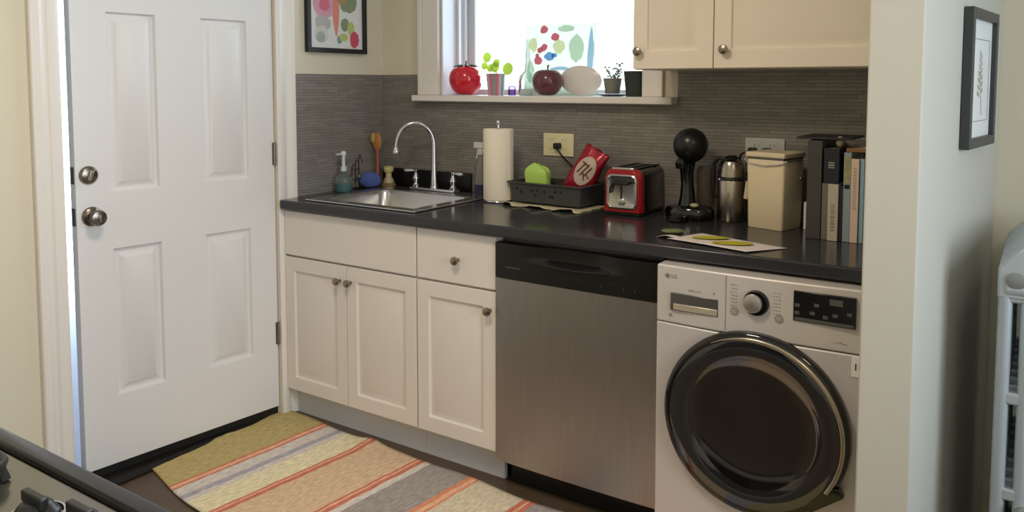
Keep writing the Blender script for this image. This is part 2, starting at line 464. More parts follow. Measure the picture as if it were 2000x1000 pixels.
# window_2: right-hand room, outside the frame of the photo
w2 = MB()
w2.box(X1 - .02, -2.8, .65, X1 - .0005, -2.7, 2.35); w2.box(X1 - .02, -.8, .65, X1 - .0005, -.7, 2.35)
w2.box(X1 - .02, -2.7, 2.25, X1 - .0005, -.8, 2.35); w2.box(X1 - .05, -2.7, .65, X1 - .0005, -.8, .75)
w2o = w2.build('window_2', M_trim, bevel=.003); struct(w2o)
s2 = MB()
for y in (-2.7, -1.77, -.84): s2.box(X1 + .03, y, .75, X1 + .06, y + .04, 2.25)
for z in (.75, 1.48, 2.21): s2.box(X1 + .031, -2.7, z, X1 + .059, -.8, z + .04)
s2.build('window_sash', M_frame, parent=w2o)
MB().box(X1 + .043, -2.69, .76, X1 + .046, -.81, 2.24).build('window_pane', M_glass, parent=w2o)

# door casing (moulded) and jambs
def casing_leg(mb, ya, yb):
    s = 1 if yb > ya else -1     # ya = opening side, yb = outer side
    y = lambda t: ya + (yb - ya) * t
    pr = [(0.0005, y(0)), (0.012, y(0)), (0.016, y(.10)), (0.016, y(.38)), (0.011, y(.45)), (0.013, y(.62)), (0.021, y(.72)), (0.022, y(.96)), (0.018, y(1)), (0.0005, y(1))]
    mb.prism(pr, 'z', 0.0005, DZ)
t1 = MB(); casing_leg(t1, DY0 + .004, DY0 - .086); casing_leg(t1, DY1 - .004 + .006, DY1 + .096)
pr = [(0.0005, DZ + .001), (0.012, DZ + .001), (0.016, DZ + .01), (0.016, DZ + .035), (.012, DZ + .045), (.021, DZ + .065), (.021, DZ + .09), (.0005, DZ + .09)]
t1.prism([(a, b) for a, b in pr], 'y', DY0 - .086, DY1 + .096)
struct(t1.build('trim_1', M_trim, bevel=0.0015), 'white moulded door casing')
t2 = MB()
t2.box(-0.139, DY0 + .0005, 0.001, -0.0005, DY0 + .012, DZ - .001); t2.box(-0.139, DY1 - .010, 0.001, -0.012, DY1 - .0005, DZ - .001)
t2.box(-0.139, DY0 + .012, DZ - .013, -0.0005, DY1 - .010, DZ - .001)
struct(t2.build('trim_2', M_trim, bevel=.001), 'white door jamb')
struct(MB().prism([(-0.20, .001), (.0, .001), (.0, .008), (-.02, .018), (-.18, .018), (-.2, .008)], 'y', DY0 + .013, DY1 - .011)
       .build('trim_3', mat('dark_bronze_threshold', (26, 24, 22), 0.5, 0.3)), 'dark metal door threshold')
# door leaf, ajar outwards, seen from its room side
leaf_rot = math.atan2(.785, .0857)
LW, LH = 0.768, 2.0
pan = []
for (a, b) in ((.117, .290), (.463, .654)):
    pan += [(a, .243, b, .765), (a, .965, b, 1.585), (a, 1.70, b, 1.87)]
d = panel_front(MB(), LW, LH, 0.042, pan, groove=0.014, a=.014, b=.030, c=.036)
dr = d.build('door_1', M_door, loc=(-0.0835, -1.413, 0.047), rot=(0, 0, leaf_rot), bevel=0.0012)
struct(dr, 'white six panel entry door standing slightly ajar')
# local frame: x towards the hinge, -y out of the room face
def lath_y(mb, prof, c, seg=28):
    """profile (r, out) revolved about the -y axis at c"""
    M = Matrix.Translation(c) @ Matrix.Rotation(PI / 2, 4, 'X')
    return mb.lathe(prof, M=M, seg=seg)
M_aged = mat('aged_nickel', (128, 120, 108), 0.24, 1.0)
db = lath_y(MB(), [(0, 0), (.031, 0), (.031, .004), (.027, .010), (.024, .0115), (0, .0115)], (0.042, -.0005, 1.030))
dbo = db.build('deadbolt', M_aged, parent=dr, smooth=True)
MB().prism([(-.005, -.017), (.005, -.017), (.006, .017), (-.006, .017)], 'y', -.026, -.011, M=Matrix.Translation((0.042, 0, 1.03)) @ Matrix.Rotation(.35, 4, 'Y')).build('thumb_turn', M_chrome, parent=dbo, bevel=.002)
kn = lath_y(MB(), [(0, 0), (.033, 0), (.033, .003), (.028, .008), (.014, .011), (.012, .030), (.018, .036), (.026, .046), (.0275, .056), (.024, .064), (.012, .067), (0, .067)], (0.048, -.0005, .888))
kno = kn.build('door_knob', M_aged, parent=dr, smooth=True)
MB().box(-.0035, -.074, -.011, .0035, -.066, .011, M=Matrix.Translation((0.048, 0, .888))).build('key_turn', M_chrome, parent=kno, bevel=.002)
# latch face plates on the leaf's edge
for (z, h) in ((1.03, .058), (.888, .06)):
    MB().box(-.0018, .008, z - h / 2, -.0002, .034, z + h / 2).build('latch_plate', M_aged, parent=dr, bevel=.0005)
MB().box(0.002, .006, -.030, LW - .002, .036, .0).build('door_sweep', mat('black_rubber', (14, 13, 13), 0.6), parent=dr)
for z in (.31, 1.055, 1.8):
    hg = MB(); hg.box(LW - .010, -.0020, z - .045, LW - .0002, -.0003, z + .045); hg.cyl((LW - .001, -.005, z - .047), (LW - .001, -.005, z + .047), .0055)
    hg.build('hinge', M_nickel, parent=dr)

# porch deck seen through the gap; roof and walls added to shade leaf edge
po_ = thing('porch', 'blue grey porch deck in the gap beside the ajar door, with added cover and walls that block daylight', 'porch', (-.205, -1.0, 0))
MB().box(-2.3, -1.6, -.06, 0, 1.3, -.02).build('deck', mat('porch_blue_paint', (118, 138, 172), .6, var=.1, vscale=8), parent=po_)
MB().box(-2.3, -1.6, 2.35, 0, 1.3, 2.42).build('light_blocker_roof', mat('blocker_roof_grey', (150, 150, 150), .8), parent=po_)
MB().box(-2.3, -1.59, -.02, -2.25, .15, 2.35).build('light_blocker_end', mat('blocker_wall_grey', (118, 122, 130), .8), parent=po_)
MB().box(-2.3, 1.2, -.02, -.0, 1.25, 2.35).build('light_blocker_far', mat('blocker_wall_grey', (118, 122, 130), .8), parent=po_)
MB().box(-2.24, -1.0, -.02, -.0, -.95, 2.35).build('light_blocker_side', mat('blocker_wall_grey', (118, 122, 130), .8), parent=po_)

# ============================================================ BASE UNITS
ZT = 0.914
# worktop with sink cut-out and a notch for the door casing
ct = slab_cells(MB(), [0.0095, 0.024, 0.165, 0.672, 2.274], [-0.648, -0.536, -0.165, -0.0095], 0.876, ZT,
                lambda x, y: (x < .024 and y < -.536) or (.165 < x < .672 and -.536 < y < -.165))
wt = ct.build('worktop', M_counter, bevel=0.006, seg=3)
tag(wt, 'long black laminate worktop running under the window from the door to the dividing wall', 'countertop')
MB().box(0.010, -.022, ZT + .0005, .530, -.009, .995).build('upstand', mat('black_upstand', (20, 20, 20), .3), parent=wt, bevel=.003)

def knob(parent, loc, name='knob', r=.0155):
    return lath_y(MB(), [(0, 0), (.007, 0), (.0055, .010), (.008, .015), (r * .9, .019), (r, .023), (r * .93, .028), (r * .5, .031), (0, .0315)], loc, 20).build(name, M_nickel, parent=parent, smooth=True)

def base_cab(name, label, x0, x1, fronts, knobs):
    t = thing(name, label, 'cabinet', (x0, -0.598, 0))
    w = x1 - x0
    c = MB()
    c.box(0, .0005, .105, .016, .585, .8755); c.box(w - .016, .0005, .105, w, .585, .8755)
    c.box(.016, .0005, .105, w - .016, .585, .121); c.box(.016, .575, .121, w - .016, .585, .8755)
    c.box(.016, .0005, .845, w - .016, .018, .8755); c.box(.016, .0005, .664, w - .016, .018, .69)
    c.build('carcass', M_cab, parent=t)
    MB().box(0, .031, .001, w, .05, .1045).build('toe_kick', M_toe, parent=t)
    for nm, a, b, z0, z1, pn, kb in fronts:
        pl = [(.052, .055, (b - a) - .052, (z1 - z0) - .055)] if pn else []
        if not pn: mb = MB().box(a, -.020, z0, b, 0, z1); f = mb.build(nm, M_cab, parent=t, bevel=.003)
        else:
            f = panel_front(MB(), b - a, z1 - z0, .0198, pl, groove=.010, a=.008, b=.030, c=.042).build(nm, M_cab, parent=t, loc=(a, -.020, z0), bevel=.0015)
        for (kx, kz) in kb:
            if pn: knob(f, (kx - a, -.0003, kz - z0))
            else: knob(f, (kx, -.0203, kz))
    return t
base_cab('sink_cabinet', 'white two-door base cabinet with a false drawer front under the sink', .014, .7265,
         [('drawer_front', .003, .7095, .684, .868, False, []),
          ('door', .003, .3525, .118, .676, True, [(.320, .616)]),
          ('door', .3560, .7095, .118, .676, True, [(.379, .616)])], None)
base_cab('drawer_cabinet', 'narrow white base cabinet with one drawer and one door beside the dishwasher', .7275, 1.082,
         [('drawer', .003, .3515, .684, .868, False, [(.192, .770)]),
          ('door', .003, .3515, .118, .676, True, [(.330, .612)])], None)

# dishwasher
dw = thing('dishwasher', 'stainless steel dishwasher with a black control panel between the cabinets and washing machine', 'dishwasher', (1.087, -.625, 0))
DWW = .592
MB().box(.004, .045, .10, DWW - .004, .60, .862).build('tub_housing', M_grey, parent=dw)
def dwf(u, v):
    x = u * DWW; z = .097 + v * (.733 - .097)
    y = -.006 * math.sin(PI * u) ** .6
    return Vector((x, y, z))
g = MB().grid(dwf, 24, 8)
g.box(0, .002, .097, DWW, .044, .733)
g.build('door', M_steel, parent=dw, smooth=True)
cp = MB()
# control panel with a scooped pocket handle along its top
def cpf(u, v):
    x = u * DWW; z = .736 + v * .118
    y = -.004 * math.sin(PI * u) ** .6 - .004
    s = math.exp(-((u - .5) / .23) ** 4)
    if v > .55: y += s * .020 * min(1, (v - .55) / .12)
    if v > .93: y = y
    return Vector((x, y, z))
cp.grid(cpf, 40, 24); cp.box(0, .016, .736, DWW, .044, .854)
cp.box(0, -.003, .7355, .004, .02, .854); cp.box(DWW - .004, -.003, .7355, DWW, .02, .854)
cpo = cp.build('control_panel', mat('dw_black_panel', (20, 20, 20), .28), parent=dw, smooth=True)
lip = MB(); lip.tube([(DWW * (.28 + .44 * i / 12), -.010 - .003 * math.sin(PI * i / 12), .803 - .007 * math.sin(PI * i / 12)) for i in range(13)], .0035, 8)
lip.build('pocket_handle', mat('dw_handle', (30, 29, 28), .3), parent=dw, smooth=True)
mk = MB()
strokes(mk, .044, .772, .062, .007, 9, -.0095, 1)
mk.build('brand_mark', mat('grey_print', (120, 120, 116), .5), parent=cpo)
mk = MB()
for i in range(5): strokes(mk, .262 + i * .018, .765, .010, .004, 3, -.0092, i + 2)
for i in range(4):
    strokes(mk, .395 + i * .038, .770, .018, .003, 3, -.0085, i + 9)
    if i in (0, 2, 3): mk.disc((.402 + i * .038, -.0085, .760), .003)
mk.build('button_print', mat('dim_print', (70, 70, 68), .5), parent=cpo)
MB().box(.024, .056, .004, DWW - .002, .09, .0945).build('toe_panel', M_black, parent=dw, bevel=.002)
mk = MB(); mk.disc((.047, .0555, .072), .005); mk.build('screw', M_nickel, parent=dw)

# ------------------------------------------------------------ washing machine
wm = thing('washing_machine', 'silver front-loading washing machine with a round dark glass door', 'washing machine', (1.698, -.688, 0))
WW, WH = .570, .868
M_wm = mat('silver_paint', (204, 199, 198), 0.38, 0.25)
M_wm2 = mat('silver_panel', (208, 202, 196), 0.36, 0.25)
bd = MB()
# front shell: gently bowed in plan
CX, CZ, DR = .290, .470, .2505
def wfront(u):
    return -.012 * math.sin(PI * u)
N = 24
prof = [(u * WW, wfront(u)) for u in [i / N for i in range(N + 1)]]
bd.prism(prof + [(WW, .58), (0, .58)], 'z', .018, .700)
wbody = bd.build('body', M_wm, parent=wm, bevel=.004)
up = MB()
prof2 = [(x, y - .001) for x, y in prof]
up.prism(prof2 + [(WW, .58), (0, .58)], 'z', .7025, WH)
upo = up.build('control_panel', M_wm2, parent=wm, bevel=.005, seg=3)
ft = MB()
for (x, y) in ((.05, .06), (WW - .05, .06), (.05, .52), (WW - .05, .52)): ft = MB().cyl((x, y, .0005), (x, y, .0178), .02); ft.build('foot', M_black, parent=wm)
def wy(x): return wfront(min(1, max(0, x / WW))) - .001
# detergent drawer outline + handle
dd = MB(); yy = wy(.1) - .0006
for (a, b, c2, d2) in ((.207, .708, .2085, .862), ): dd.box(a, wy(.2) - .0012, b, c2, wy(.2) + .001, d2)
dd.build('drawer_seam', mat('seam_grey', (120, 114, 108), .6), parent=upo)
dh = MB()
def rect_ring(mb, x0, z0, x1, z1, y, t, d):
    mb.box(x0, y - d, z0, x1, y + .003, z0 + t); mb.box(x0, y - d, z1 - t, x1, y + .003, z1); mb.box(x0, y - d, z0 + t, x0 + t, y + .003, z1 - t); mb.box(x1 - t, y - d, z0 + t, x1, y + .003, z1 - t)
dh = MB().box(.046, wy(.11) - .004, .742, .187, wy(.11) + .004, .792)
dho = dh.build('detergent_drawer', mat('drawer_recess', (110, 108, 108), .25, .6), parent=wm, bevel=.002)
MB().box(.056, wy(.11) - .0075, .745, .184, wy(.11) - .0042, .763).build('drawer_pull', mat('drawer_pull_metal', (206, 196, 172), .3, .5), parent=dho, bevel=.0015)
pr1 = MB(); strokes(pr1, .100, .801, .050, .006, 8, wy(.12) - .0008, 5); strokes(pr1, .172, .800, .008, .010, 1, wy(.17) - .0008, 6)
pr1.box(.040, wy(.05) - .0012, .722, .050, wy(.05), .730)
for side in (0, 1):
    for i in range(7):
        if side == 0: strokes(pr1, .222 + .002 * (i % 2), .838 - i * .0095, .020, .0035, 3, wy(.25) - .0008, 20 + i)
        else: strokes(pr1, .338 - .002 * (i % 2), .832 - i * .0095, .022, .0035, 3, wy(.35) - .0008, 30 + i)
strokes(pr1, .468, .7235, .055, .005, 8, wy(.5) - .0008, 44)
pr1.build('panel_print', mat('wm_print', (140, 132, 126), .6), parent=upo)
lg = MB(); lg.disc((.034, wy(.04) - .0010, .838), .007, seg=18)
lg.build('brand_badge', mat('wm_badge', (128, 116, 114), .5), parent=upo)
text_mesh('brand_mark', 'LG', .015, MATS['wm_badge'], upo, (.055, wy(.05) - .0010, .838), (PI / 2, 0, 0))
# rotary dial
dl = lath_y(MB(), [(0, 0), (.034, 0), (.034, .006), (.031, .010), (.031, .012)], (.292, wy(.29) - .0006, .800))
dlo = dl.build('dial_ring', M_black, parent=wm, smooth=True)
lath_y(MB(), [(0, .008), (.026, .008), (.0255, .018), (.022, .0225), (.010, .0245), (0, .025)], (.286, wy(.29), .800)).build('dial', mat('dial_chrome', (226, 222, 220), .34, 1.0), parent=wm, smooth=True)
# small round buttons
for (x, z) in ((.233, .768), (.352, .766)):
    b1 = lath_y(MB(), [(.0115, 0), (.0115, .0015), (.0095, .0015), (.0095, .0008)], (x, wy(x) - .0005, z)); 
    lath_y(b1, [(0, 0), (.0085, 0), (.0085, .002), (0, .0025)], (x, wy(x) - .0005, z)).build('button', mat('button_silver', (184, 176, 168), .35, .4), parent=wm, smooth=True)
# display
ds = MB().box(.388, wy(.46) - .0065, .768, .541, wy(.46) + .003, .848).build('display', mat('display_black', (26, 27, 28), .18), parent=wm, bevel=.002)
dsp = MB(); ysd = wy(.46) - .0071
dsp.box(.478, ysd, .822, .510, ysd + .0004, .838)
for (x, z) in ((.392, .806), (.392, .786), (.43, .79), (.44, .812), (.462, .784), (.486, .792), (.52, .80)): dsp.box(x, ysd, z, x + .012, ysd + .0004, z + .009)
dsp.box(.392, ysd, .7705, .537, ysd + .0004, .779)
dsp.build('display_print', mat('display_grey', (84, 86, 82), .4), parent=ds)
# sticker cut by the wall edge
stx = MB().box(.532, wy(.55) - .002, .645, .566, wy(.55) + .001, .695).build('sticker', M_white, parent=wm)
text_mesh('sticker_print', '10', .026, M_black, stx, (.549, wy(.55) - .0024, .670), (PI / 2, 0, 0))
# door: black outer ring, glass dish, chrome arc
dcy = wy(CX)
dg = thing_door = lath_y(MB(), [(DR, 0), (DR, .020), (DR - .004, .026), (DR - .012, .029), (DR - .020, .0295), (DR - .020, 0)], (CX, dcy + .004, CZ), 72)
wdo = dg.build('door', M_blackgloss, parent=wm, smooth=True)
M_smoke = mat('smoked_glass', (34, 35, 37), 0.07, ior=2.0)
lath_y(MB(), [(DR - .0205, .030), (DR - .030, .0325), (DR - .050, .0315), (DR - .068, .0275), (DR - .074, .0255)], (CX, dcy + .004, CZ), 72).build('glass_ring', M_smoke, parent=wdo, smooth=True)
lath_y(MB(), [(DR - .0745, .0245), (DR - .080, .0225), (.13, .0165), (.07, .0125), (0, .011)], (CX, dcy + .004, CZ), 72).build('porthole', mat('porthole_glass', (16, 16, 17), 0.07, ior=2.3), parent=wdo, smooth=True)
arc = []
for i in range(60):
    a = math.radians(118 - i * (118 + 33) / 59); arc.append((CX + (DR - .015) * math.cos(a), dcy - .031, CZ + (DR - .015) * math.sin(a)))
rr = [.001 + .0052 * min(1, i / 14) for i in range(60)]
MB().tube(arc, rr, 10).build('chrome_arc', mat('satin_chrome', (190, 184, 164), .22, 1.0), parent=wdo, smooth=True)
# grip corner at the lower right of the door
gp = MB()
a0, a1 = math.radians(-26), math.radians(-52)
pts = [(CX + (DR + .001) * math.cos(math.radians(-26)), CZ + (DR + .001) * math.sin(math.radians(-26))),
       (CX + .240, CZ - .132), (CX + (DR + .001) * math.cos(a1), CZ + (DR + .001) * math.sin(a1)),
       (CX + (DR - .05) * math.cos(math.radians(-40)), CZ + (DR - .05) * math.sin(math.radians(-40)))]
gp.prism(pts, 'y', dcy - .027, dcy - .003).build('door_grip', M_blackgloss, parent=wdo, bevel=.003)
hs = []
for i in range(16):
    a = math.radians(28 - i * 60 / 15); hs.append((CX + .165 * math.cos(a) + .008, dcy - .030 + .006 * abs(math.sin(a)), CZ + .165 * math.sin(a)))
MB().tube(hs, [.0012 + .0012 * math.sin(PI * i / 15) for i in range(16)], 8).build('handle_edge', mat('handle_silver', (150, 150, 148), .25, 1.0), parent=wdo, smooth=True)

# ------------------------------------------------------------ sink and faucet
sk = thing('kitchen_sink', 'stainless steel drop-in kitchen sink set in the worktop by the door', 'sink', (0.1285, -0.606, ZT))
SW, SD = .582, .515
rim = slab_cells(MB(), [0, .048, .532, SW], [0, .050, .415, SD], .0005, .0075, lambda x, y: .048 < x < .532 and .05 < y < .415)
rim.build('rim', M_sink, parent=sk, bevel=.003, seg=3)
bs = MB()
def rr_ring(x0, y0, x1, y1, r, z, n=5):
    P = []
    for (cx, cy, a0) in ((x1 - r, y1 - r, 0), (x0 + r, y1 - r, 90), (x0 + r, y0 + r, 180), (x1 - r, y0 + r, 270)):
        for i in range(n + 1):
            a = math.radians(a0 + 90 * i / n); P.append((cx + r * math.cos(a), cy + r * math.sin(a), z))
    return P
rings = []
for (ins, z, r) in ((-.006, .0060, .012), (.004, .0040, .03), (.008, -.01, .04), (.012, -.13, .05), (.03, -.155, .06), (.08, -.163, .06)):
    rings.append([bs.b.verts.new(p) for p in rr_ring(.048 + ins, .05 + ins, .532 - ins, .415 - ins, r, z)])
bs.quadstrip(rings, close=True); bs.b.faces.new(rings[-1])
bs.build('basin', M_sink, parent=sk, smooth=True)
MB().lathe([(0, 0), (.04, 0), (.04, .003), (.03, .004), (.028, .001), (0, .001)], c=(.29, .23, -.1628)).build('drain', M_chrome, parent=sk, smooth=True)

fc = thing('faucet', 'chrome gooseneck faucet with two lever handles behind the sink', 'faucet', (0.404, -0.118, ZT + .0078))
MB().box(-.125, -.024, 0, .125, .024, .012).build('deck_plate', M_chrome, parent=fc, bevel=.005, seg=3)
sp = []
for z in (.012, .03, .06, .1, .15, .2): sp.append((0, 0, z))
c0 = Vector((-.058, -.056, .2)); ax = Vector((.058, .056, 0))
for i in range(1, 15):
    a = PI * i / 14 * .93; sp.append(tuple(c0 + ax * math.cos(a) + Vector((0, 0, .0965)) * math.sin(a)))
sp.append(tuple(Vector(sp[-1]) + Vector((-.003, -.003, -.03)))); 
rad = [.017, .0165, .0145, .012, .0105, .0095] + [.0088] * 14 + [.0088]
MB().tube(sp, rad, 16).build('spout', M_chrome, parent=fc, smooth=True)
e = Vector(sp[-1])
MB().lathe([(0, .004), (.009, .004), (.011, 0), (.0165, -.016), (.0165, -.024), (.014, -.030), (0, -.030)], c=tuple(e)).build('aerator', M_chrome, parent=fc, smooth=True)
MB().lathe([(.0185, -.0), (.0185, .006), (.017, .008)], c=(0, 0, .012)).build('spout_collar', M_chrome, parent=fc, smooth=True)
for sx in (-1, 1):
    h = MB().lathe([(0, 0), (.0165, 0), (.0165, .006), (.011, .012), (.010, .02), (.0145, .030), (.0145, .038), (.008, .055), (.0065, .062), (.009, .068), (.009, .074), (0, .077)], c=(sx * .104, 0, .0122))
    ho = h.build('handle', M_chrome, parent=fc, smooth=True)
    yy = -.004
    MB().tube([(sx * .104, 0, .0815), (sx * (.120 if sx > 0 else .122), yy, .082), (sx * .150, yy * 2, .081), (sx * .163, yy * 2.5, .082)], [.004, .0045, .0085, .004], 10).build('lever', mat('lever_white_chrome', (222, 222, 222), .18, .6), parent=ho, smooth=True)

# ============================================================ WORKTOP THINGS
# soap bottle with teal liquid
sb = thing('soap_bottle', 'clear soap bottle with teal liquid and a tall pump at the left of the sink', 'soap bottle', (.056, -.318, ZT + .0006))
MB().lathe([(0, 0), (.036, 0), (.0385, .004), (.0385, .055), (.034, .068), (.016, .078), (.0125, .084), (.0125, .09)]).build('bottle', M_clear, parent=sb, smooth=True)
MB().lathe([(0, .002), (.034, .002), (.0365, .006), (.0365, .036), (0, .036)]).build('liquid', mat('teal_liquid', (36, 112, 112), .15), parent=sb, smooth=True)
pm = MB().lathe([(0, .0905), (.0135, .0905), (.0135, .108), (.0075, .112), (.0075, .155), (.011, .158), (.012, .172), (.008, .178), (0, .178)])
pm.box(-.006, -.040, .163, .006, 0, .170); pm.build('pump', mat('pump_white', (205, 212, 210), .35), parent=sb, smooth=True)

# wire caddy with hooks at the corner
wc = thing('wire_caddy', 'thin dark wire rack standing against the tile at the corner', 'rack', (.027, -.205, ZT + .0006))
wr = MB()
for y in (-.022, .0, .022): wr.tube([(-.012, y, .001), (-.012, y, .115 + y), (-.004, y, .13 + y), (.012, y, .11)], .0016, 6)
for z in (.04, .085): wr.tube([(-.012, -.026, z), (-.012, .026, z)], .0016, 6)
wr.tube([(-.012, -.03, .002), (.02, -.03, .002), (.02, .03, .002), (-.012, .03, .002)], .0018, 6, closed=True)
wr.build('wire_frame', mat('dark_wire', (58, 52, 42), .35, .9), parent=wc, smooth=True)
MB().ball((.014, .0, .055), .008, 12).build('hook_knob', mat('brass_knob', (150, 140, 90), .3, .8), parent=wc, smooth=True)

# blue scrubber holder and wooden brush
bh = MB()
def blob(mb, rx, ry, h, seed, M=None, n=20, m=10, p=.7):
    rd = random.Random(seed); ph = [rd.uniform(0, 6.28) for _ in range(4)]
    def f(u, v):
        a = 2 * PI * u; t = v * PI
        k = 1 + .10 * math.sin(3 * a + ph[0]) * math.sin(t) + .06 * math.sin(5 * a + ph[1])
        s = abs(math.sin(t)) ** p
        q = Vector((rx * k * s * math.cos(a), ry * k * s * math.sin(a), h / 2 - h / 2 * math.cos(t)))
        return q if M is None else M @ q
    return mb.grid(f, n, m, closeu=True)
blob(bh, .046, .026, .072, 11)
o = bh.build('scrub_cloth', mat('blue_cloth', (74, 92, 150), .9, bump=.5, bscale=90, var=.25, vscale=30), smooth=True, loc=(.060, -.158, ZT + .0006), rot=(0, 0, .6))
tag(o, 'blue scrunched scrub cloth below the wooden brush', 'cloth')
wbh = thing('dish_brush', 'long wooden dish brush with a pinkish handle leaning on the corner tile', 'brush', (.050, -.100, ZT + .0006))
MB().tube([(0, 0, .002), (.001, .002, .06), (-.002, .006, .12), (-.006, .010, .17)], [.010, .0085, .0075, .010], 12).build('handle', mat('pink_wood', (150, 88, 66), .5), parent=wbh, smooth=True)
MB().ball((-.010, .012, .205), .027, 20, sc=(1, .55, 1.7)).build('brush_head', mat('warm_wood', (176, 118, 66), .5, var=.2, vscale=20), parent=wbh, smooth=True)
MB().ball((-.024, .002, .222), .018, 16, sc=(.8, .8, 1.4)).build('bristles', mat('bristle_tan', (176, 156, 100), .9, bump=.8, bscale=200), parent=wbh, smooth=True)
# round palm brush
rb = thing('palm_brush', 'small round palm brush with a cream knob next to the black upstand', 'brush', (.098, -.075, ZT + .0006))
MB().lathe([(0, .052), (.014, .052), (.013, .06), (.020, .068), (.0245, .078), (.024, .088), (.016, .094), (0, .095)]).build('knob', mat('cream_knob', (196, 184, 130), .5), parent=rb, smooth=True)
MB().lathe([(0, .02), (.026, .018), (.024, .030), (.016, .042), (.014, .0515), (0, .0515)]).build('brush_body', mat('pale_wood', (176, 160, 134), .5), parent=rb, smooth=True)
MB().lathe([(0, 0), (.034, 0), (.036, .006), (.027, .0175), (0, .0175)]).build('bristles', mat('bristle_brown', (120, 104, 70), .9, bump=.8, bscale=200), parent=rb, smooth=True)

# spray bottle
sy = thing('spray_bottle', 'clear trigger spray bottle with dark blue liquid behind the paper towel roll', 'spray bottle', (.657, -.118, ZT + .008))
MB().lathe([(0, 0), (.024, 0), (.026, .004), (.026, .09), (.022, .13), (.012, .155), (.011, .17)]).build('bottle', mat('milky_plastic', (150, 150, 146), .25, trans=.4), parent=sy, smooth=True)
MB().lathe([(0, .0), (.0266, .002), (.0268, .046), (0, .046)]).build('label_band', mat('navy_label', (30, 34, 66), .4), parent=sy, smooth=True)
tr = MB(); tr.lathe([(0, .17), (.013, .17), (.013, .19), (.009, .195), (0, .195)]); tr.box(-.034, -.008, .196, .014, .008, .222); tr.prism([(-.016, .196), (-.006, .196), (-.018, .15), (-.026, .15)], 'y', -.004, .004)
tr.build('trigger', mat('trigger_white', (206, 206, 204), .4), parent=sy, bevel=.002)

# paper towel
pt = thing('paper_towel_roll', 'tall white paper towel roll on an upright holder', 'paper towel', (.788, -.180, ZT + .0006))
MB().lathe([(0, 0), (.060, 0), (.062, .003), (.060, .007), (0, .007)], seg=40).build('holder_base', M_chrome, parent=pt, smooth=True)
MB().cyl((0, 0, .0072), (0, 0, .31), .006).build('holder_rod', M_chrome, parent=pt, smooth=True)
MB().ball((0, 0, .318), .010, 16).build('finial', M_chrome, parent=pt, smooth=True)
tw = MB(); tw.lathe([(.020, .008), (.0595, .008), (.0612, .012), (.0612, .288), (.0595, .292), (.020, .292), (.020, .008)], seg=48)
tw.box(.058, -.012, .010, .0625, .0, .290)
tw.build('towel_sheets', mat('paper_white', (236, 226, 204), .9, bump=.3, bscale=120), parent=pt, smooth=True)

# outlets
M_plate = mat('ivory_plate', (226, 218, 176), .4); M_plate2 = mat('grey_white_plate', (186, 186, 180), .4)
def outlet(x0, z0, w, h, m, label):
    t = thing('power_outlet', label, 'outlet', (x0, -.0085, z0), 0)
    MB().box(0, -.006, 0, w, 0, h).build('plate', m, parent=t, bevel=.002)
    for k in range(2):
        cx = w * (.3 + .4 * k)
        s = MB(); s.box(cx - .017, -.0075, h / 2 - .034, cx + .017, -.0061, h / 2 + .034)
        so = s.build('socket', m, parent=t, bevel=.001)
        for dz in (-.019, .019):
          for sg in (-1, 1):
            xc = cx + sg * .007
            MB().box(xc - .001, -.0079, h / 2 + dz - .004, xc + .001, -.0076, h / 2 + dz + .006).build('slot', mat('slot_brown', (110, 102, 84), .7), parent=so)
    return t
outlet(.898, 1.093, .142, .093, M_plate, 'ivory double outlet plate on the tile above the dark tray')
outlet(1.734, 1.105, .137, .092, M_plate2, 'grey white double outlet plate on the tile behind the cream canister')
def cord(name, label, plug_xyz, pts, owner=None):
    P = [Vector(p) - Vector(plug_xyz) for p in pts]
    # smooth the path
    Q = []
    n = len(P)
    for i in range(n - 1):
        p0 = P[max(i-1, 0)]; p1 = P[i]; p2 = P[i+1]; p3 = P[min(i+2, n-1)]
        for k in range(6):
            s = k / 6; Q.append(.5 * ((2 * p1) + (p2 - p0) * s + (2 * p0 - 5 * p1 + 4 * p2 - p3) * s * s + (3 * p1 - p0 - 3 * p2 + p3) * s ** 3))
    Q.append(P[-1])
    t = MB().tube(Q, .0034, 8).build(name, M_black, smooth=True, loc=plug_xyz)
    MB().box(-.013, -.030, -.012, .013, 0, .012).build('plug', M_black, parent=t, bevel=.005, seg=3)
    if owner is None: tag(t, label, 'cord')
    else:
        t.parent = owner
        t.matrix_local = (Matrix.Translation(owner.location) @ owner.rotation_euler.to_matrix().to_4x4()).inverted() @ Matrix.Translation(plug_xyz)
    return t


# cloth, tray, green bag, red bag
cl = MB()
def clf(u, v):
    x = -.168 + .37 * u; y = -.118 + .215 * v
    e = .012 * math.sin(u * 23) * (1 if v < .15 else .3) + .006 * math.sin(u * 51)
    z = .0015 + (.006 * (1 - v) ** 6) * (1 + math.sin(u * 17)) 
    return Vector((x + .006 * math.sin(v * 21), y + e * (1 - v), z))
cl.grid(clf, 60, 16)
o = cl.build('drying_cloth', mat('cream_cloth', (196, 184, 150), .95, bump=.5, bscale=150), smooth=True, solid=.003, loc=(1.02, -.155, ZT + .001), rot=(0, 0, -.075))
tag(o, 'cream dish cloth with a frayed edge spread under the dark tray', 'cloth')
ty = thing('dish_tray', 'dark grey plastic tray with small cut-out holes, on the cream cloth', 'tray', (1.030, -.130, ZT + .0125), -.05)
tr = MB()
TW, TD, TH = .158, .085, .078
def ringp(w, d, z, r=.012): return rr_ring(-w, -d, w, d, r, z, 3)
rs = [ringp(TW, TD, 0), ringp(TW + .010, TD + .006, TH), ringp(TW + .018, TD + .013, TH), ringp(TW + .018, TD + .013, TH - .006), ringp(TW + .0165, TD + .0115, TH - .006), ringp(TW + .0165, TD + .0115, TH - .002)]
inner = [ringp(TW - .003, TD - .003, .003), ringp(TW + .007, TD + .003, TH)]
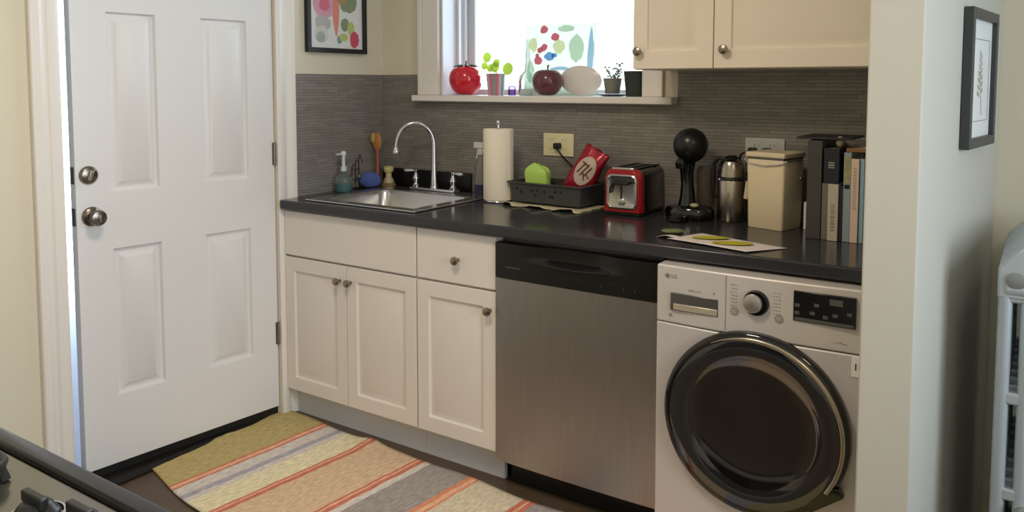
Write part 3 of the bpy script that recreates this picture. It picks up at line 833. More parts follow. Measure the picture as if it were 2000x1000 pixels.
A = [[tr.b.verts.new(p) for p in r] for r in (rs[0], (ringp(TW + .009, TD + .0055, TH - .007)), rs[3], rs[2], inner[1], inner[0])]
tr.quadstrip(A, close=True); tr.b.faces.new(A[0]); tr.b.faces.new(A[-1])
M_tray = mat('dark_tray_plastic', (62, 62, 62), .45)
tro = tr.build('tray_body', M_tray, parent=ty, bevel=.0015)
hl = MB()
for k, x in enumerate((-.125, -.108, -.055, -.030, -.042, .004, .03, .052, .042, .078)):
    z = (.052, .040, .048, .050, .030, .046, .030, .050, .028, .050)[k]
    yy = -(TD + .0059 * z / TH) - .0006
    MB().disc((x, yy - .0003, z), .0052, 'y', 12, sx=1.25).build('cut_out', M_black, parent=tro)
gb = MB()
def gbf(u, v):
    a = 2 * PI * u; sq = 1 / max(abs(math.cos(a)), abs(math.sin(a))) ** .6
    z = v * .140
    k = (1 - .05 * v) * (1 - max(0, (v - .72) / .28) ** 2.2 * .62)
    top = -.10 * max(0, math.cos(a)) * .10 * v ** 3 + .0025 * math.sin(a * 5) * v ** 2
    return Vector((.053 * sq * math.cos(a) * k + .004 * math.sin(7 * v + a * 3) * v, .030 * sq * math.sin(a) * k, z + top))
gb.grid(gbf, 40, 16, closeu=True)
V = [v for v in gb.b.verts if v.is_boundary]
bmesh.ops.holes_fill(gb.b, edges=[e for e in gb.b.edges if e.is_boundary], sides=60)
gbag = gb.build('sponge_bag', mat('lime_plastic', (172, 206, 98), .4, var=.08, vscale=30), smooth=True, loc=(.948, -.135, ZT + .018), rot=(0, 0, .15))
tag(gbag, 'lime green crumpled plastic pouch standing in the dark tray', 'pouch')
# red bag leaning to the right
rt = thing('snack_bag', 'shiny red snack bag with a pale oval label leaning in the dark tray', 'bag', (1.098, -.125, ZT + .030))
RM = Matrix.Scale(1.30, 4) @ Matrix.Rotation(math.radians(27), 4, 'Y') @ Matrix.Rotation(math.radians(-8), 4, 'X')
bg_ = MB()
def bagf(u, v):
    a = 2 * PI * u
    z = v * .165; w = .043 * (1 + .06 * math.sin(6 * v)); dd_ = .024 * math.sin(PI * min(1, max(0.0, v * .92 + .04))) ** .7 + .002
    x = w * (abs(math.cos(a)) ** .6) * (1 if math.cos(a) > 0 else -1)
    y = dd_ * (abs(math.sin(a)) ** .8) * (1 if math.sin(a) > 0 else -1)
    return RM @ Vector((x, y, z + .002 * math.sin(9 * a)))
bg_.grid(bagf, 40, 22, closeu=True)
bmesh.ops.holes_fill(bg_.b, edges=[e for e in bg_.b.edges if e.is_boundary], sides=60)
M_redfoil = mat('red_foil', (150, 26, 44), .22, .25, bump=.5, bscale=25)
rbo = bg_.build('bag_body', M_redfoil, parent=rt, smooth=True)
lb = MB()
def lbf(u, v):
    a = 2 * PI * u; r = v
    x = .030 * r * math.cos(a) + .004; z = .095 + .046 * r * math.sin(a)
    vv = z / .165; dd_ = .024 * math.sin(PI * min(1, vv * .92 + .04)) ** .7 + .002; w = .043 * (1 + .06 * math.sin(6 * vv))
    y = -dd_ * (max(0.0, 1 - (abs(x) / w) ** 3.3)) ** .4 - .0022
    return RM @ Vector((x, y, z))
lb.grid(lbf, 36, 8, closeu=True)
lbo = lb.build('label_patch', mat('label_beige', (186, 168, 150), .5), parent=rbo, smooth=True)
ls = MB()
for (x, z, w, h, rot) in ((-.012, .100, .004, .040, .3), (.000, .098, .004, .044, .3), (-.006, .116, .022, .004, .2), (.012, .098, .004, .036, .3), (.016, .086, .016, .004, .5), (.006, .080, .004, .024, -.6)):
    Mx = RM @ Matrix.Translation((x + .003, -.0298, z)) @ Matrix.Rotation(rot, 4, 'Y')
    ls.box(-w / 2, 0, -h / 2, w / 2, .0006, h / 2, M=Mx)
ls.build('label_print', mat('label_brown', (96, 60, 50), .6), parent=lbo)

# toaster
to = thing('toaster', 'red two-slice toaster with a chrome front plate', 'toaster', (1.292, -.232, ZT + .0006), .02)
TWd, TDp, THt = .140, .245, .168
def toast_ring(y, s=1.0, zt=THt):
    P = []
    w = TWd / 2 * s; r = .034
    for (cx, cz, a0) in ((TWd/2 + w - r, zt - r, 0), (TWd/2 - w + r, zt - r, 90)):
        for i in range(7):
            a = math.radians(a0 + 90 * i / 6); P.append((cx + r * math.cos(a), y, cz + r * math.sin(a)))
    P = [(TWd/2 + w + .004, y, .012)] + P + [(TWd/2 - w - .004, y, .012)]
    return P
tbm = MB()
R = [[tbm.b.verts.new(p) for p in toast_ring(y, s, z)] for (y, s, z) in ((0, .90, THt - .010), (.010, 1, THt), (TDp - .010, 1, THt), (TDp, .90, THt - .010))]
tbm.quadstrip(R, close=True); tbm.b.faces.new(R[0]); tbm.b.faces.new(R[-1])
M_red = mat('toaster_red', (160, 20, 30), .18, .3, coat=.6)
tbo = tbm.build('housing', mat('toaster_dark', (30, 20, 19), .22, coat=.4), parent=to, smooth=True, bevel=.002)
ff = MB()
R = [[ff.b.verts.new(p) for p in toast_ring(y, s, z)] for (y, s, z) in ((-.0008, .90, THt - .008), (.010, 1.02, THt + .0012), (.030, 1.02, THt + .0012), (.030, 1.0, THt - .001), (.011, .99, THt - .002), (.0005, .90, THt - .010))]
ff.quadstrip(R, close=True); ff.b.faces.new(R[0]); ff.build('front_bezel', M_red, parent=to, smooth=True, bevel=.001)
MB().box(.003, .006, 0, TWd - .003, TDp - .006, .0118).build('base', M_black, parent=to, bevel=.003)
fp = MB()
def fpr(x0, x1, z0, z1, r, y): return [(a, y, b) for (a, b, c) in [(p[0], p[1], 0) for p in rr_ring(x0, z0, x1, z1, r, 0, 5)]]
R = [[fp.b.verts.new(p) for p in fpr(x0, x1, z0, z1, r, y)] for (x0, x1, z0, z1, r, y) in
     ((.012, .128, .024, .148, .020, -.0005), (.012, .128, .024, .148, .020, -.006), (.017, .123, .029, .143, .017, -.009), (.022, .118, .034, .138, .014, -.006))]
fp.quadstrip(R, close=True); fp.b.faces.new(R[-1])
fpo = fp.build('front_plate', mat('toaster_steel', (190, 188, 184), .22, 1.0), parent=to, smooth=True)
lv = MB(); lv.box(.0665, -.0068, .048, .0725, -.0058, .122); lv.build('lever_slot', M_black, parent=fpo)
lv = MB(); lv.box(.040, -.026, .112, .100, -.0072, .121); lv.tube([(.042, -.018, .116), (.034, -.020, .104), (.030, -.018, .080)], .0035, 8); lv.build('lever', M_black, parent=to, bevel=.003)
lv = MB(); lv.lathe([(0, 0), (.013, 0), (.012, .006), (0, .007)], M=Matrix.Translation((.070, -.0062, .050)) @ Matrix.Rotation(PI / 2, 4, 'X')); lv.build('browning_dial', M_chrome, parent=to, smooth=True)
MB().box(.020, .020, THt - .0005, TWd - .020, TDp - .020, THt + .0025).build('top_plate', M_black, parent=to, bevel=.001)
s = MB()
s.box(.028, .004, THt - .004, .112, .016, THt + .004)
s.build('chrome_trim', M_chrome, parent=to, bevel=.002)
s = MB()
s.box(.060, TDp - .060, THt + .003, .128, TDp - .045, THt + .006); s.build('chrome_trim', M_chrome, parent=to, bevel=.002)
s = MB()
for x in (.038, .084): s.box(x, .040, THt + .0026, x + .020, TDp - .064, THt + .0030)
s.build('bread_slot', mat('slot_dark', (6, 6, 6), .8), parent=to)

# capsule coffee machine
cm = thing('coffee_machine', 'black capsule coffee machine with a ball-shaped head on a slim neck', 'coffee machine', (1.585, -.150, ZT + .0006))
b = MB(); b.lathe([(0, 0), (.072, 0), (.076, .006), (.076, .030), (.070, .040), (.05, .046), (0, .048)], sx=1.15, sy=.85, seg=40)
b.build('base', M_blackgloss, parent=cm, smooth=True)
MB().lathe([(0, .0), (.030, .0), (.034, .004), (.034, .014), (.028, .018), (0, .018)], c=(-.012, -.085, 0)).build('drip_tray', M_blackgloss, parent=cm, smooth=True)
b = MB(); b.tube([(-.010, .0, .040), (-.010, .004, .08), (-.012, .006, .12), (-.014, .004, .16), (-.012, 0, .20)], [.032, .026, .022, .023, .030], 20)
b.build('neck', M_blackgloss, parent=cm, smooth=True)
MB().ball((0, 0, .257), .0605, 40).build('head', mat('head_black', (22, 22, 22), .30), parent=cm, smooth=True)
b = MB(); b.lathe([(0, 0), (.020, 0), (.024, .02), (.016, .035), (0, .035)], c=(-.022, -.022, .176)); b.build('spout', M_blackgloss, parent=cm, smooth=True)
b = MB(); b.lathe([(0, .048), (.029, .048), (.031, .055), (.031, .17), (.026, .18), (0, .18)], c=(.040, .045, 0), seg=28)
b.build('water_tank', mat('tank_plastic', (150, 140, 128), .06, trans=.85, ior=1.2), parent=cm, smooth=True)
MB().ball((.030, -.035, .052), .016, 14, sc=(1, .8, .5)).build('level_knob', mat('pale_knob', (170, 164, 130), .3), parent=cm, smooth=True)

cord('power_cord', 'black plug and cord hanging from the ivory outlet behind the red bag', (.974, -.0165, 1.136),
     [(.974, -.046, 1.130), (.990, -.050, 1.118), (1.012, -.045, 1.092), (1.040, -.030, 1.06), (1.12, -.022, 1.0), (1.22, -.02, .945), (1.25, -.022, .925)], owner=to)
cord('power_cord', 'black plug and cord at the left side of the grey white outlet', (1.765, -.0165, 1.152),
     [(1.765, -.046, 1.150), (1.745, -.052, 1.148), (1.728, -.05, 1.13), (1.735, -.045, 1.09), (1.775, -.04, 1.04), (1.787, -.035, .96), (1.787, -.03, .92)], owner=cm)
cord('charger_cord', 'black plug and thin cord at the right side of the grey outlet behind the canister', (1.815, -.0165, 1.152),
     [(1.815, -.046, 1.148), (1.800, -.052, 1.14), (1.800, -.050, 1.10), (1.800, -.040, 1.02), (1.800, -.03, .925)])
# insulated coffee pot
th = thing('thermos_jug', 'stainless steel insulated jug with a black handle beside the cream canister', 'jug', (1.722, -.118, ZT + .0006))
MB().lathe([(0, 0), (.045, 0), (.048, .004), (.048, .135), (.0455, .142)], seg=40).build('body', mat('jug_steel', (176, 168, 156), .25, 1.0), parent=th, smooth=True)
MB().lathe([(.0475, .1425), (.0475, .152), (.046, .154)], seg=40).build('band', M_black, parent=th, smooth=True)
MB().lathe([(.0455, .1545), (.0425, .195), (.036, .207), (0, .212)], seg=40).build('shoulder', mat('jug_steel2', (164, 156, 144), .22, 1.0), parent=th, smooth=True)
b = MB(); b.lathe([(0, .212), (.022, .2125), (.024, .220), (.016, .226), (0, .227)]); b.build('lid', M_black, parent=th, smooth=True)
MB().tube([(-.020, -.004, .216), (-.046, -.008, .214), (-.060, -.010, .195), (-.062, -.010, .14), (-.060, -.010, .09), (-.050, -.006, .075)], [.006, .007, .007, .008, .006, .004], 12).build('handle', M_black, parent=th, smooth=True)
MB().ball((-.030, -.036, .145), .006, 10).build('rivet', M_chrome, parent=th, smooth=True)
o = MB().box(-.007, -.002, 0, .007, .002, .060, M=Matrix.Rotation(.12, 4, 'Y')).build('hanging_tag', mat('tag_white', (206, 192, 160), .6), parent=th, loc=(.062, -.040, .085), bevel=.001)
MB().tube([(.040, -.025, .15), (.055, -.036, .150), (.066, -.0395, .144)], .0012, 6).build('tag_string', M_black, parent=th)

# cream canister
cn = thing('canister', 'tall cream square canister with a lid and metal clamp', 'canister', (1.881, -.160, ZT + .0006), math.radians(-15))
w_ = .068
M_can = mat('cream_enamel', (222, 205, 172), .35)
b = MB(); rs = [[b.b.verts.new(p) for p in rr_ring(-a, -a * .93, a, a * .93, .008, z, 3)] for (a, z) in ((.062, 0), (.0635, .003), (.068, .222), (.066, .226))]
b.quadstrip(rs, close=True); b.b.faces.new(rs[0]); b.b.faces.new(rs[-1]); b.build('body', M_can, parent=cn, smooth=True)
b = MB().box(-.066, -.062, .2265, .066, .062, .232); b.build('seal', M_grey, parent=cn, bevel=.002)
b = MB().box(-.071, -.067, .2325, .071, .067, .250); b.build('lid', M_can, parent=cn, bevel=.005, seg=3)
b = MB(); b.tube([(-.070, -.045, .215), (-.073, -.065, .225), (-.055, -.0675, .212), (0, -.0675, .206), (.060, -.0675, .214), (.0735, -.060, .225), (.0735, .03, .222)], .0018, 8)
b.build('clamp_wire', M_chrome, parent=cn, smooth=True)
MB().ball((.071, .035, .165), .006, 10).build('latch_knob', M_chrome, parent=cn, smooth=True)

o = MB().box(0, 0, 0, .008, .06, .088).build('thin_board', M_white, loc=(1.972, -.150, ZT + .0006), bevel=.001)
tag(o, 'thin white card standing upright between the canister and the dark binder', 'card')

# books
def book(name, label, x, w, h, dpt, col, y=-.305, z=0, marks=None, title=None, cover_rough=.5, cat='book', tiltx=0, group='books at the right end of the worktop'):
    t = thing(name, label, cat, (x, y, ZT + .0006 + z), 0, group if cat == 'book' else None)
    m = mat('cover_' + '_'.join(map(str, col)), col, cover_rough, var=.04, vscale=30)
    c = MB(); c.box(0, 0, 0, w, .003, h); c.box(0, .003, 0, .0022, dpt, h); c.box(w - .0022, .003, 0, w, dpt, h)
    co = c.build('cover', m, parent=t, bevel=.0008)
    MB().box(.0024, .0034, .003, w - .0024, dpt - .005, h - .004).build('pages', mat('page_block', (206, 196, 170), .9), parent=t)
    if title:
        k = MB(); rd = random.Random(hash(label) % 99)
        z0, z1, mc = title
        zz = z0
        while zz < z1:
            s_ = rd.uniform(.003, .008); k.box(w * .3, -.0005, zz, w * .7, -.00005, zz + s_); zz += s_ + .003
        k.build('spine_print', mat('spine_print_' + '_'.join(map(str, mc)), mc, .6), parent=co)
    return t
book('binder', 'large dark grey binder, first and tallest in the row of books', 2.016, .042, .300, .27, (66, 64, 60), y=-.300, cat='binder')
book('book', 'slim olive grey book right of the dark binder', 2.0605, .0175, .172, .16, (112, 106, 88), y=-.300)
book('book', 'pale beige booklet with a vertical title, low in the row', 2.0795, .0295, .172, .15, (184, 176, 158), y=-.308, title=(.03, .11, (142, 134, 118)))
book('book', 'thick black-spined book lying on top of the pale booklets', 2.0640, .044, .105, .14, (28, 30, 38), y=-.302, z=.1735, title=(.045, .065, (150, 150, 150)))
book('book', 'dark navy narrow book with a black spine in the middle of the row', 2.1105, .0095, .166, .18, (34, 36, 46), y=-.302)
bk = book('book', 'blue grey book with a green and white flowered upper spine', 2.1215, .0205, .268, .18, (138, 152, 156), y=-.304)
k = MB(); rd = random.Random(4)
k.box(.001, -.0006, .178, .0195, -.0001, .255); k.build('spine_picture', mat('flower_panel', (150, 150, 108), .5, var=.5, vscale=60), parent=bk)
MB().box(.003, -.0012, .160, .0175, -.0007, .172).build('spine_band', M_black, parent=bk)
book('book', 'tall pinkish beige book with a fine printed spine', 2.1430, .0215, .250, .18, (212, 190, 172), y=-.307, title=(.10, .22, (184, 160, 142)))
book('book', 'light blue book beside the pink beige book', 2.1660, .0120, .250, .17, (142, 174, 196), y=-.300)
book('book', 'patterned yellow and green book last in the row against the wall', 2.1795, .0150, .235, .17, (176, 160, 110), y=-.300)
o = book('book', 'brown wooden-looking flat book lying across the tops of the right-hand books', 2.126, .074, .011, .15, (128, 92, 58), y=-.298, z=.2695)
o = MB().ball((0, 0, .0), .014, 12, sc=(.9, .9, 1.2)).build('paper_wad', mat('crumpled_paper', (150, 146, 126), .9, bump=.6, bscale=80), smooth=True, loc=(2.098, -.25, ZT + .2965))
tag(o, 'small crumpled grey paper wad on the black-spined book', 'paper')
o = MB().box(0, 0, 0, .16, .20, .006).build('folder', mat('dark_folder', (44, 42, 40), .6), loc=(1.975, -.27, ZT + .3025), bevel=.001)
tag(o, 'dark flat folder lying across the top of the grey binder', 'folder')

# papers and packet
pp = thing('printed_sheet', 'white sheet printed with yellow green lemons near the worktop edge', 'paper', (1.84, -.515, ZT + .0006))
C4 = [(-.165, -.048), (.095, -.110), (.175, .020), (-.115, .110)]
def sheet(u, v):
    a = Vector((*C4[0], 0)).lerp(Vector((*C4[1], 0)), u); b_ = Vector((*C4[3], 0)).lerp(Vector((*C4[2], 0)), u)
    p = a.lerp(b_, v); p.z = .001 + .004 * math.sin(PI * u) * (1 - v) + .003 * (u - .5) ** 2 * 4 * (1 - v); return p
sh = MB().grid(sheet, 24, 12).build('sheet', mat('sheet_white', (216, 206, 198), .8), parent=pp, smooth=True, solid=.0006)
k = MB()
for (cx, cy, rx, ry, rot) in ((-.055, .024, .052, .026, .5), (.028, -.022, .054, .030, .4)):
    vs = []
    for i in range(28):
        a = 2 * PI * i / 28; x = rx * math.cos(a) * (1 + .10 * math.cos(2 * a)); y = ry * math.sin(a)
        vs.append(k.b.verts.new((cx + x * math.cos(rot) - y * math.sin(rot), cy + x * math.sin(rot) + y * math.cos(rot), .0068)))
    k.b.faces.new(vs)
k.build('lemon_print', mat('lemon_ink', (178, 170, 40), .7, var=.15, vscale=40), parent=sh)
s2_ = thing('folded_leaflet', 'small white curled leaflet at the left end of the printed sheet', 'paper', (1.665, -.535, ZT + .0006), -.1)
MB().grid(lambda u, v: Vector((-.03 + .075 * u, -.02 + .045 * v, .001 + .010 * math.sin(PI * u) * (1 - .5 * v))), 12, 6).build('sheet', MATS['sheet_white'], parent=s2_, smooth=True, solid=.0008)
gp_ = MB(); blob(gp_, .036, .018, .016, 8)
o = gp_.build('green_packet', mat('olive_foil', (104, 118, 72), .4, bump=.5, bscale=60, var=.25, vscale=40), smooth=True, loc=(1.650, -.462, ZT + .0006), rot=(0, 0, .55))
tag(o, 'small crumpled olive green packet behind the white leaflet', 'packet')

# ============================================================ UPPER CABINET
uc = thing('wall_cabinet', 'cream two-door wall cabinet hanging right of the window', 'cabinet', (1.444, -.310, 1.4335))
MB().box(0, .001, 0, .829, .3015, .80).build('carcass', M_cabu, parent=uc, bevel=.001)
f = panel_front(MB(), .2775, .79, .019, [(.050, .058, .2275, .735)], groove=.010, a=.008, b=.030, c=.042).build('door', M_cabu, parent=uc, loc=(.002, -.0195, .002), bevel=.0015)
knob(f, (.024, -.0003, .058))
f = panel_front(MB(), .546, .79, .019, [(.055, .058, .490, .735)], groove=.010, a=.008, b=.030, c=.042).build('door', M_cabu, parent=uc, loc=(.2825, -.0195, .002), bevel=.0015)
knob(f, (.038, -.0003, .058))

# ============================================================ SILL THINGS
SZ = 1.3376
def apple(name, label, loc, r, m, leaf, hgt, stemm):
    t = thing(name, label, 'ornament', loc)
    pr = [(0, .004), (r * .45, 0), (r * .80, r * .25), (r * .98, r * .65), (r, r * 1.0), (r * .93, r * 1.35), (r * .72, r * 1.60), (r * .42, r * 1.70), (r * .18, r * 1.62), (0, r * 1.5)]
    b = MB(); b.lathe(pr, seg=36); bo = b.build('fruit', m, parent=t, smooth=True, subsurf=1)
    MB().tube([(0, 0, r * 1.5), (.001, 0, r * 1.75), (.004, 0, r * 1.98)], [.003, .0028, .004], 8).build('stem', stemm, parent=t, smooth=True)
    if leaf:
        for a in range(6):
            an = a * PI / 3 + .3
            q = MB(); d_ = Vector((math.cos(an), math.sin(an), 0)); n_ = Vector((-math.sin(an), math.cos(an), 0))
            pts = [Vector((0, 0, r * 1.60)) + d_ * r * .1, Vector((0, 0, r * 1.76)) + d_ * r * .38 + n_ * r * .16, Vector((0, 0, r * 1.66)) + d_ * r * .78, Vector((0, 0, r * 1.76)) + d_ * r * .38 - n_ * r * .16]
            vs = [q.b.verts.new(p) for p in pts]; q.b.faces.new(vs)
            q.build('leaf', leaf, parent=t, solid=.002)
    return t
apple('tomato_ornament', 'glossy bright red ceramic tomato with green leaves at the left end of the sill', (.463, .035, SZ), .0760, mat('red_glaze', (206, 24, 48), .16, coat=.6, sss=.15), mat('leaf_green', (70, 120, 90), .5), .13, mat('stem_green', (70, 90, 60), .5))
apple('apple_ornament', 'dark maroon ceramic apple in the middle of the sill', (.890, .03, SZ), .0640, mat('maroon_glaze', (98, 48, 56), .25, coat=.6), None, .13, mat('stem_brown', (60, 44, 40), .5))

def leafdisc(mb, c, r, tilt):
    M = Matrix.Translation(c) @ Matrix.Rotation(tilt, 4, 'X')
    mb.lathe([(0, .0015), (r * .6, .001), (r, 0), (r * .6, -.001), (0, -.0015)], M=M, seg=18)
pk = thing('potted_plant', 'small plant with round green leaves in a pink and grey striped pot', 'plant', (.600, .075, SZ))
b = MB()
cols = [mat('stripe_pink', (200, 110, 130), .4), mat('stripe_teal', (130, 150, 150), .4), mat('stripe_white', (200, 190, 190), .4)]
seg = 36
b.lathe([(0, 0), (.036, 0), (.044, .088), (.0455, .09), (.0445, .094), (.040, .094), (.038, .078), (0, .078)], seg=seg)
po = b.build('pot', cols, parent=pk)
for p in po.data.polygons:
    a = math.atan2(p.center.y, p.center.x); p.material_index = (0, 2, 1, 2, 0, 1)[int((a + PI) / (2 * PI) * 18) % 6]; p.use_smooth = False
M_leaf = translucent_mat('round_leaf', (206, 226, 126), .5)
for (dx, dz, r) in ((-.038, .165, .018), (-.052, .128, .014), (-.022, .118, .014), (.012, .140, .015), (.004, .122, .019), (.072, .114, .022)):
    s_ = MB(); s_.tube([(dx * .1, 0, .08), (dx * .5, -.004, .08 + (dz - .08) * .6), (dx, -.012, dz - .003)], .0012, 6); so = s_.build('stem', mat('stem_pale', (130, 150, 80), .5), parent=pk)
    q = MB(); leafdisc(q, (dx, -.016, dz), r * 1.25, PI / 2 - .1); q.build('leaf', M_leaf, parent=pk, smooth=True)
o = MB().lathe([(0, 0), (.015, 0), (.0165, .004), (.016, .036), (.012, .04), (0, .04)]).build('votive_cup', glass_mat('lilac_glass', (196, 170, 240), .1), loc=(.680, .08, SZ), smooth=True)
tag(o, 'tiny lilac glass cup right of the striped pot', 'cup')
jr = thing('glass_bottle', 'clear glass bottle with a long thin neck on the window sill', 'bottle', (.748, .10, SZ))
MB().lathe([(0, .001), (.036, 0), (.039, .006), (.040, .06), (.034, .085), (.014, .105), (.009, .14), (.008, .235), (.010, .24)], seg=32).build('bottle', glass_mat('bottle_glass', (236, 243, 241), .03), parent=jr, smooth=True)
MB().lathe([(0, .004), (.034, .004), (.036, .012), (.030, .028), (0, .03)], seg=20).build('pebbles', mat('white_pebbles', (216, 222, 222), .6, bump=1, bscale=60), parent=jr, smooth=True)
# oval plate standing on edge
pl = thing('oval_dish', 'white oval dish standing on edge behind the maroon apple', 'dish', (1.015, .085, SZ))
MB().lathe([(0, .006), (.05, .006), (.064, .002), (.078, -.004), (.080, -.002), (.066, .006), (.05, .011), (0, .011)], M=Matrix.Translation((0, 0, .0625)) @ Matrix.Rotation(PI / 2 + .12, 4, 'X') @ Matrix.Scale(.76, 4, (0, 1, 0)) @ Matrix.Scale(1.22, 4, (1, 0, 0)), seg=48).build('dish', mat('white_ceramic', (232, 226, 222), .25), parent=pl, smooth=True)
o = thing('potted_plant', 'small sprigged succulent in a grey pot on a glass saucer', 'plant', (1.182, .045, SZ + .009))
MB().lathe([(0, 0), (.028, 0), (.037, .060), (.038, .062), (.035, .062), (.033, .052), (0, .052)], seg=28).build('pot', mat('grey_pot', (134, 130, 122), .6), parent=o, smooth=True)
M_sprig = mat('sprig_green', (92, 120, 92), .6)
rd = random.Random(12)
for k in range(7):
    a = rd.uniform(0, 6.28); e_ = Vector((math.cos(a) * rd.uniform(.018, .045), math.sin(a) * .02, rd.uniform(.085, .125)))
    s_ = MB(); s_.tube([(0, 0, .05), tuple(e_ * .6 + Vector((0, 0, .02))), tuple(e_)], .0014, 6)
    for j in range(6):
        f_ = .45 + .1 * j; c_ = e_ * f_ + Vector((0, 0, .02 * (1 - f_)))
        s_.ball((c_.x + rd.uniform(-.008, .008), c_.y, c_.z + rd.uniform(-.004, .006)), .0045, 8, sc=(1.2, .6, .8))
    s_.build('sprig', M_sprig, parent=o, smooth=True)
o = MB().lathe([(0, 0), (.04, 0), (.062, .006), (.066, .0085), (.060, .0085), (.04, .003), (0, .003)], seg=40).build('saucer', glass_mat('saucer_glass', (196, 220, 226), .05), loc=(1.182, .045, SZ), smooth=True)
o.location.z = SZ + .0002
tag(o, 'clear glass saucer under the grey succulent pot', 'saucer')
o = MB().lathe([(0, 0), (.040, 0), (.049, .090), (.050, .098), (.046, .098), (.044, .085), (0, .085)], seg=32).build('planter', mat('dark_planter', (48, 54, 50), .6), loc=(1.285, .045, SZ), smooth=True)
tag(o, 'dark green planter at the right end of the window sill', 'planter')
# painted translucent panel leaning on the sash
pa = thing('painted_panel', 'pale translucent painted panel with red blooms standing against the window', 'artwork', (.695, .150, SZ))
PW, PHt = .345, .305
LM = Matrix.Rotation(-.08, 4, 'X')
b = MB(); b.box(0, 0, 0, PW, .003, PHt, M=LM); pso = b.build('panel_sheet', translucent_mat('panel_sheet_paint', (216, 220, 208), .75), parent=pa)
def blobs(name, m, L_, y=-.0012):
    for n_, (x, z, rx, rz) in enumerate(L_):
        k = MB(); rd = random.Random(int(x * 1e4)); vs = []
        for i in range(16):
            a = 2 * PI * i / 16; q = 1 + rd.uniform(-.14, .14); vs.append(k.b.verts.new(LM @ Vector((x + rx * q * math.cos(a), y - n_ * .0001, z + rz * q * math.sin(a)))))
        k.b.faces.new(vs); k.build(name, m, parent=pso)
blobs('red_bloom', translucent_mat('bloom_red', (204, 104, 122), .75), [(.092, .285, .020, .018), (.150, .250, .020, .017), (.095, .207, .018, .016), (.075, .195, .014, .013), (.068, .150, .020, .018), (.062, .172, .010, .010)])
blobs('blue_bird', translucent_mat('bird_blue', (112, 158, 214), .75), [(.125, .168, .026, .018), (.150, .172, .014, .010)])
blobs('green_wash', translucent_mat('wash_green', (198, 214, 198), .75), [(.255, .200, .035, .06), (.20, .285, .04, .014), (.03, .10, .02, .05)], -.0008)
blobs('blue_strip', translucent_mat('strip_blue', (168, 194, 226), .75), [(.325, .17, .014, .11), (.18, .115, .05, .008)], -.0010)
blobs('yellow_wash', translucent_mat('wash_yellow', (222, 220, 182), .75), [(.17, .21, .03, .03), (.04, .22, .02, .03)], -.0006)

# ============================================================ PICTURES
M_frame_b = mat('black_frame', (30, 30, 32), .35); M_mat = mat('mat_board', (226, 228, 226), .8)
def frame_pic(name, label, loc, rz, w, h, fw, depth, framem):
    """picture in local x (width) z (height), facing -y, back at y=0"""
    t = thing(name, label, 'picture', loc, rz)
    f = MB()
    f.box(0, -depth, 0, fw, 0, h); f.box(w - fw, -depth, 0, w, 0, h); f.box(fw, -depth, 0, w - fw, 0, fw); f.box(fw, -depth, h - fw, w - fw, 0, h)
    f.build('frame', framem, parent=t, bevel=.0012)
    mo = MB().box(fw, -depth * .45, fw, w - fw, -.001, h - fw).build('mat', M_mat, parent=t)
    return t, mo
# left wall, above the tile (local x -> +y)
t, mo = frame_pic('framed_picture', 'black framed colourful fruit print on the left wall above the tile', (.0006, -.478, 1.522), PI / 2, .352, .46, .020, .022, M_frame_b)
yq = -.0105
def pic_blob(parent, name, rgb, L_, y=yq):
    for n_, (x, z, rx, rz) in enumerate(L_):
        k = MB(); rd = random.Random(int(x * 1e4 + z * 1e3)); vs = []
        for i in range(18):
            a = 2 * PI * i / 18; q = 1 + rd.uniform(-.08, .08); vs.append(k.b.verts.new((x + rx * q * math.cos(a), y - n_ * .00005, z + rz * q * math.sin(a))))
        k.b.faces.new(vs); k.build(name, mat('print_' + name, tuple(int(v * .82 + 228 * .18) for v in rgb), .7), parent=parent)
pic_blob(mo, 'pink_wash', (214, 150, 178), [(.10, .20, .060, .055), (.09, .30, .06, .05)])
pic_blob(mo, 'grey_wash', (176, 178, 176), [(.095, .125, .045, .035)], yq - .0002)
pic_blob(mo, 'white_ring', (206, 210, 196), [(.085, .078, .040, .036)], yq - .0004)
pic_blob(mo, 'sage_disc', (150, 168, 160), [(.082, .066, .026, .024)], yq - .0006)
pic_blob(mo, 'orange_stripe', (226, 128, 100), [(.172, .20, .020, .12)], yq - .0004)
pic_blob(mo, 'red_heart', (214, 96, 120), [(.105, .205, .030, .028)], yq - .0006)
pic_blob(mo, 'green_leaves', (116, 132, 92), [(.245, .225, .055, .045), (.225, .125, .026, .030)], yq - .0004)
pic_blob(mo, 'lime_leaf', (176, 190, 96), [(.262, .110, .022, .030), (.215, .070, .026, .018)], yq - .0006)
pic_blob(mo, 'radish', (196, 50, 76), [(.282, .062, .028, .036)], yq - .0008)
pic_blob(mo, 'teal_drop', (110, 140, 140), [(.190, .058, .014, .018)], yq - .0006)
pic_blob(mo, 'ochre_fruit', (170, 128, 70), [(.205, .250, .035, .035)], yq - .0006)
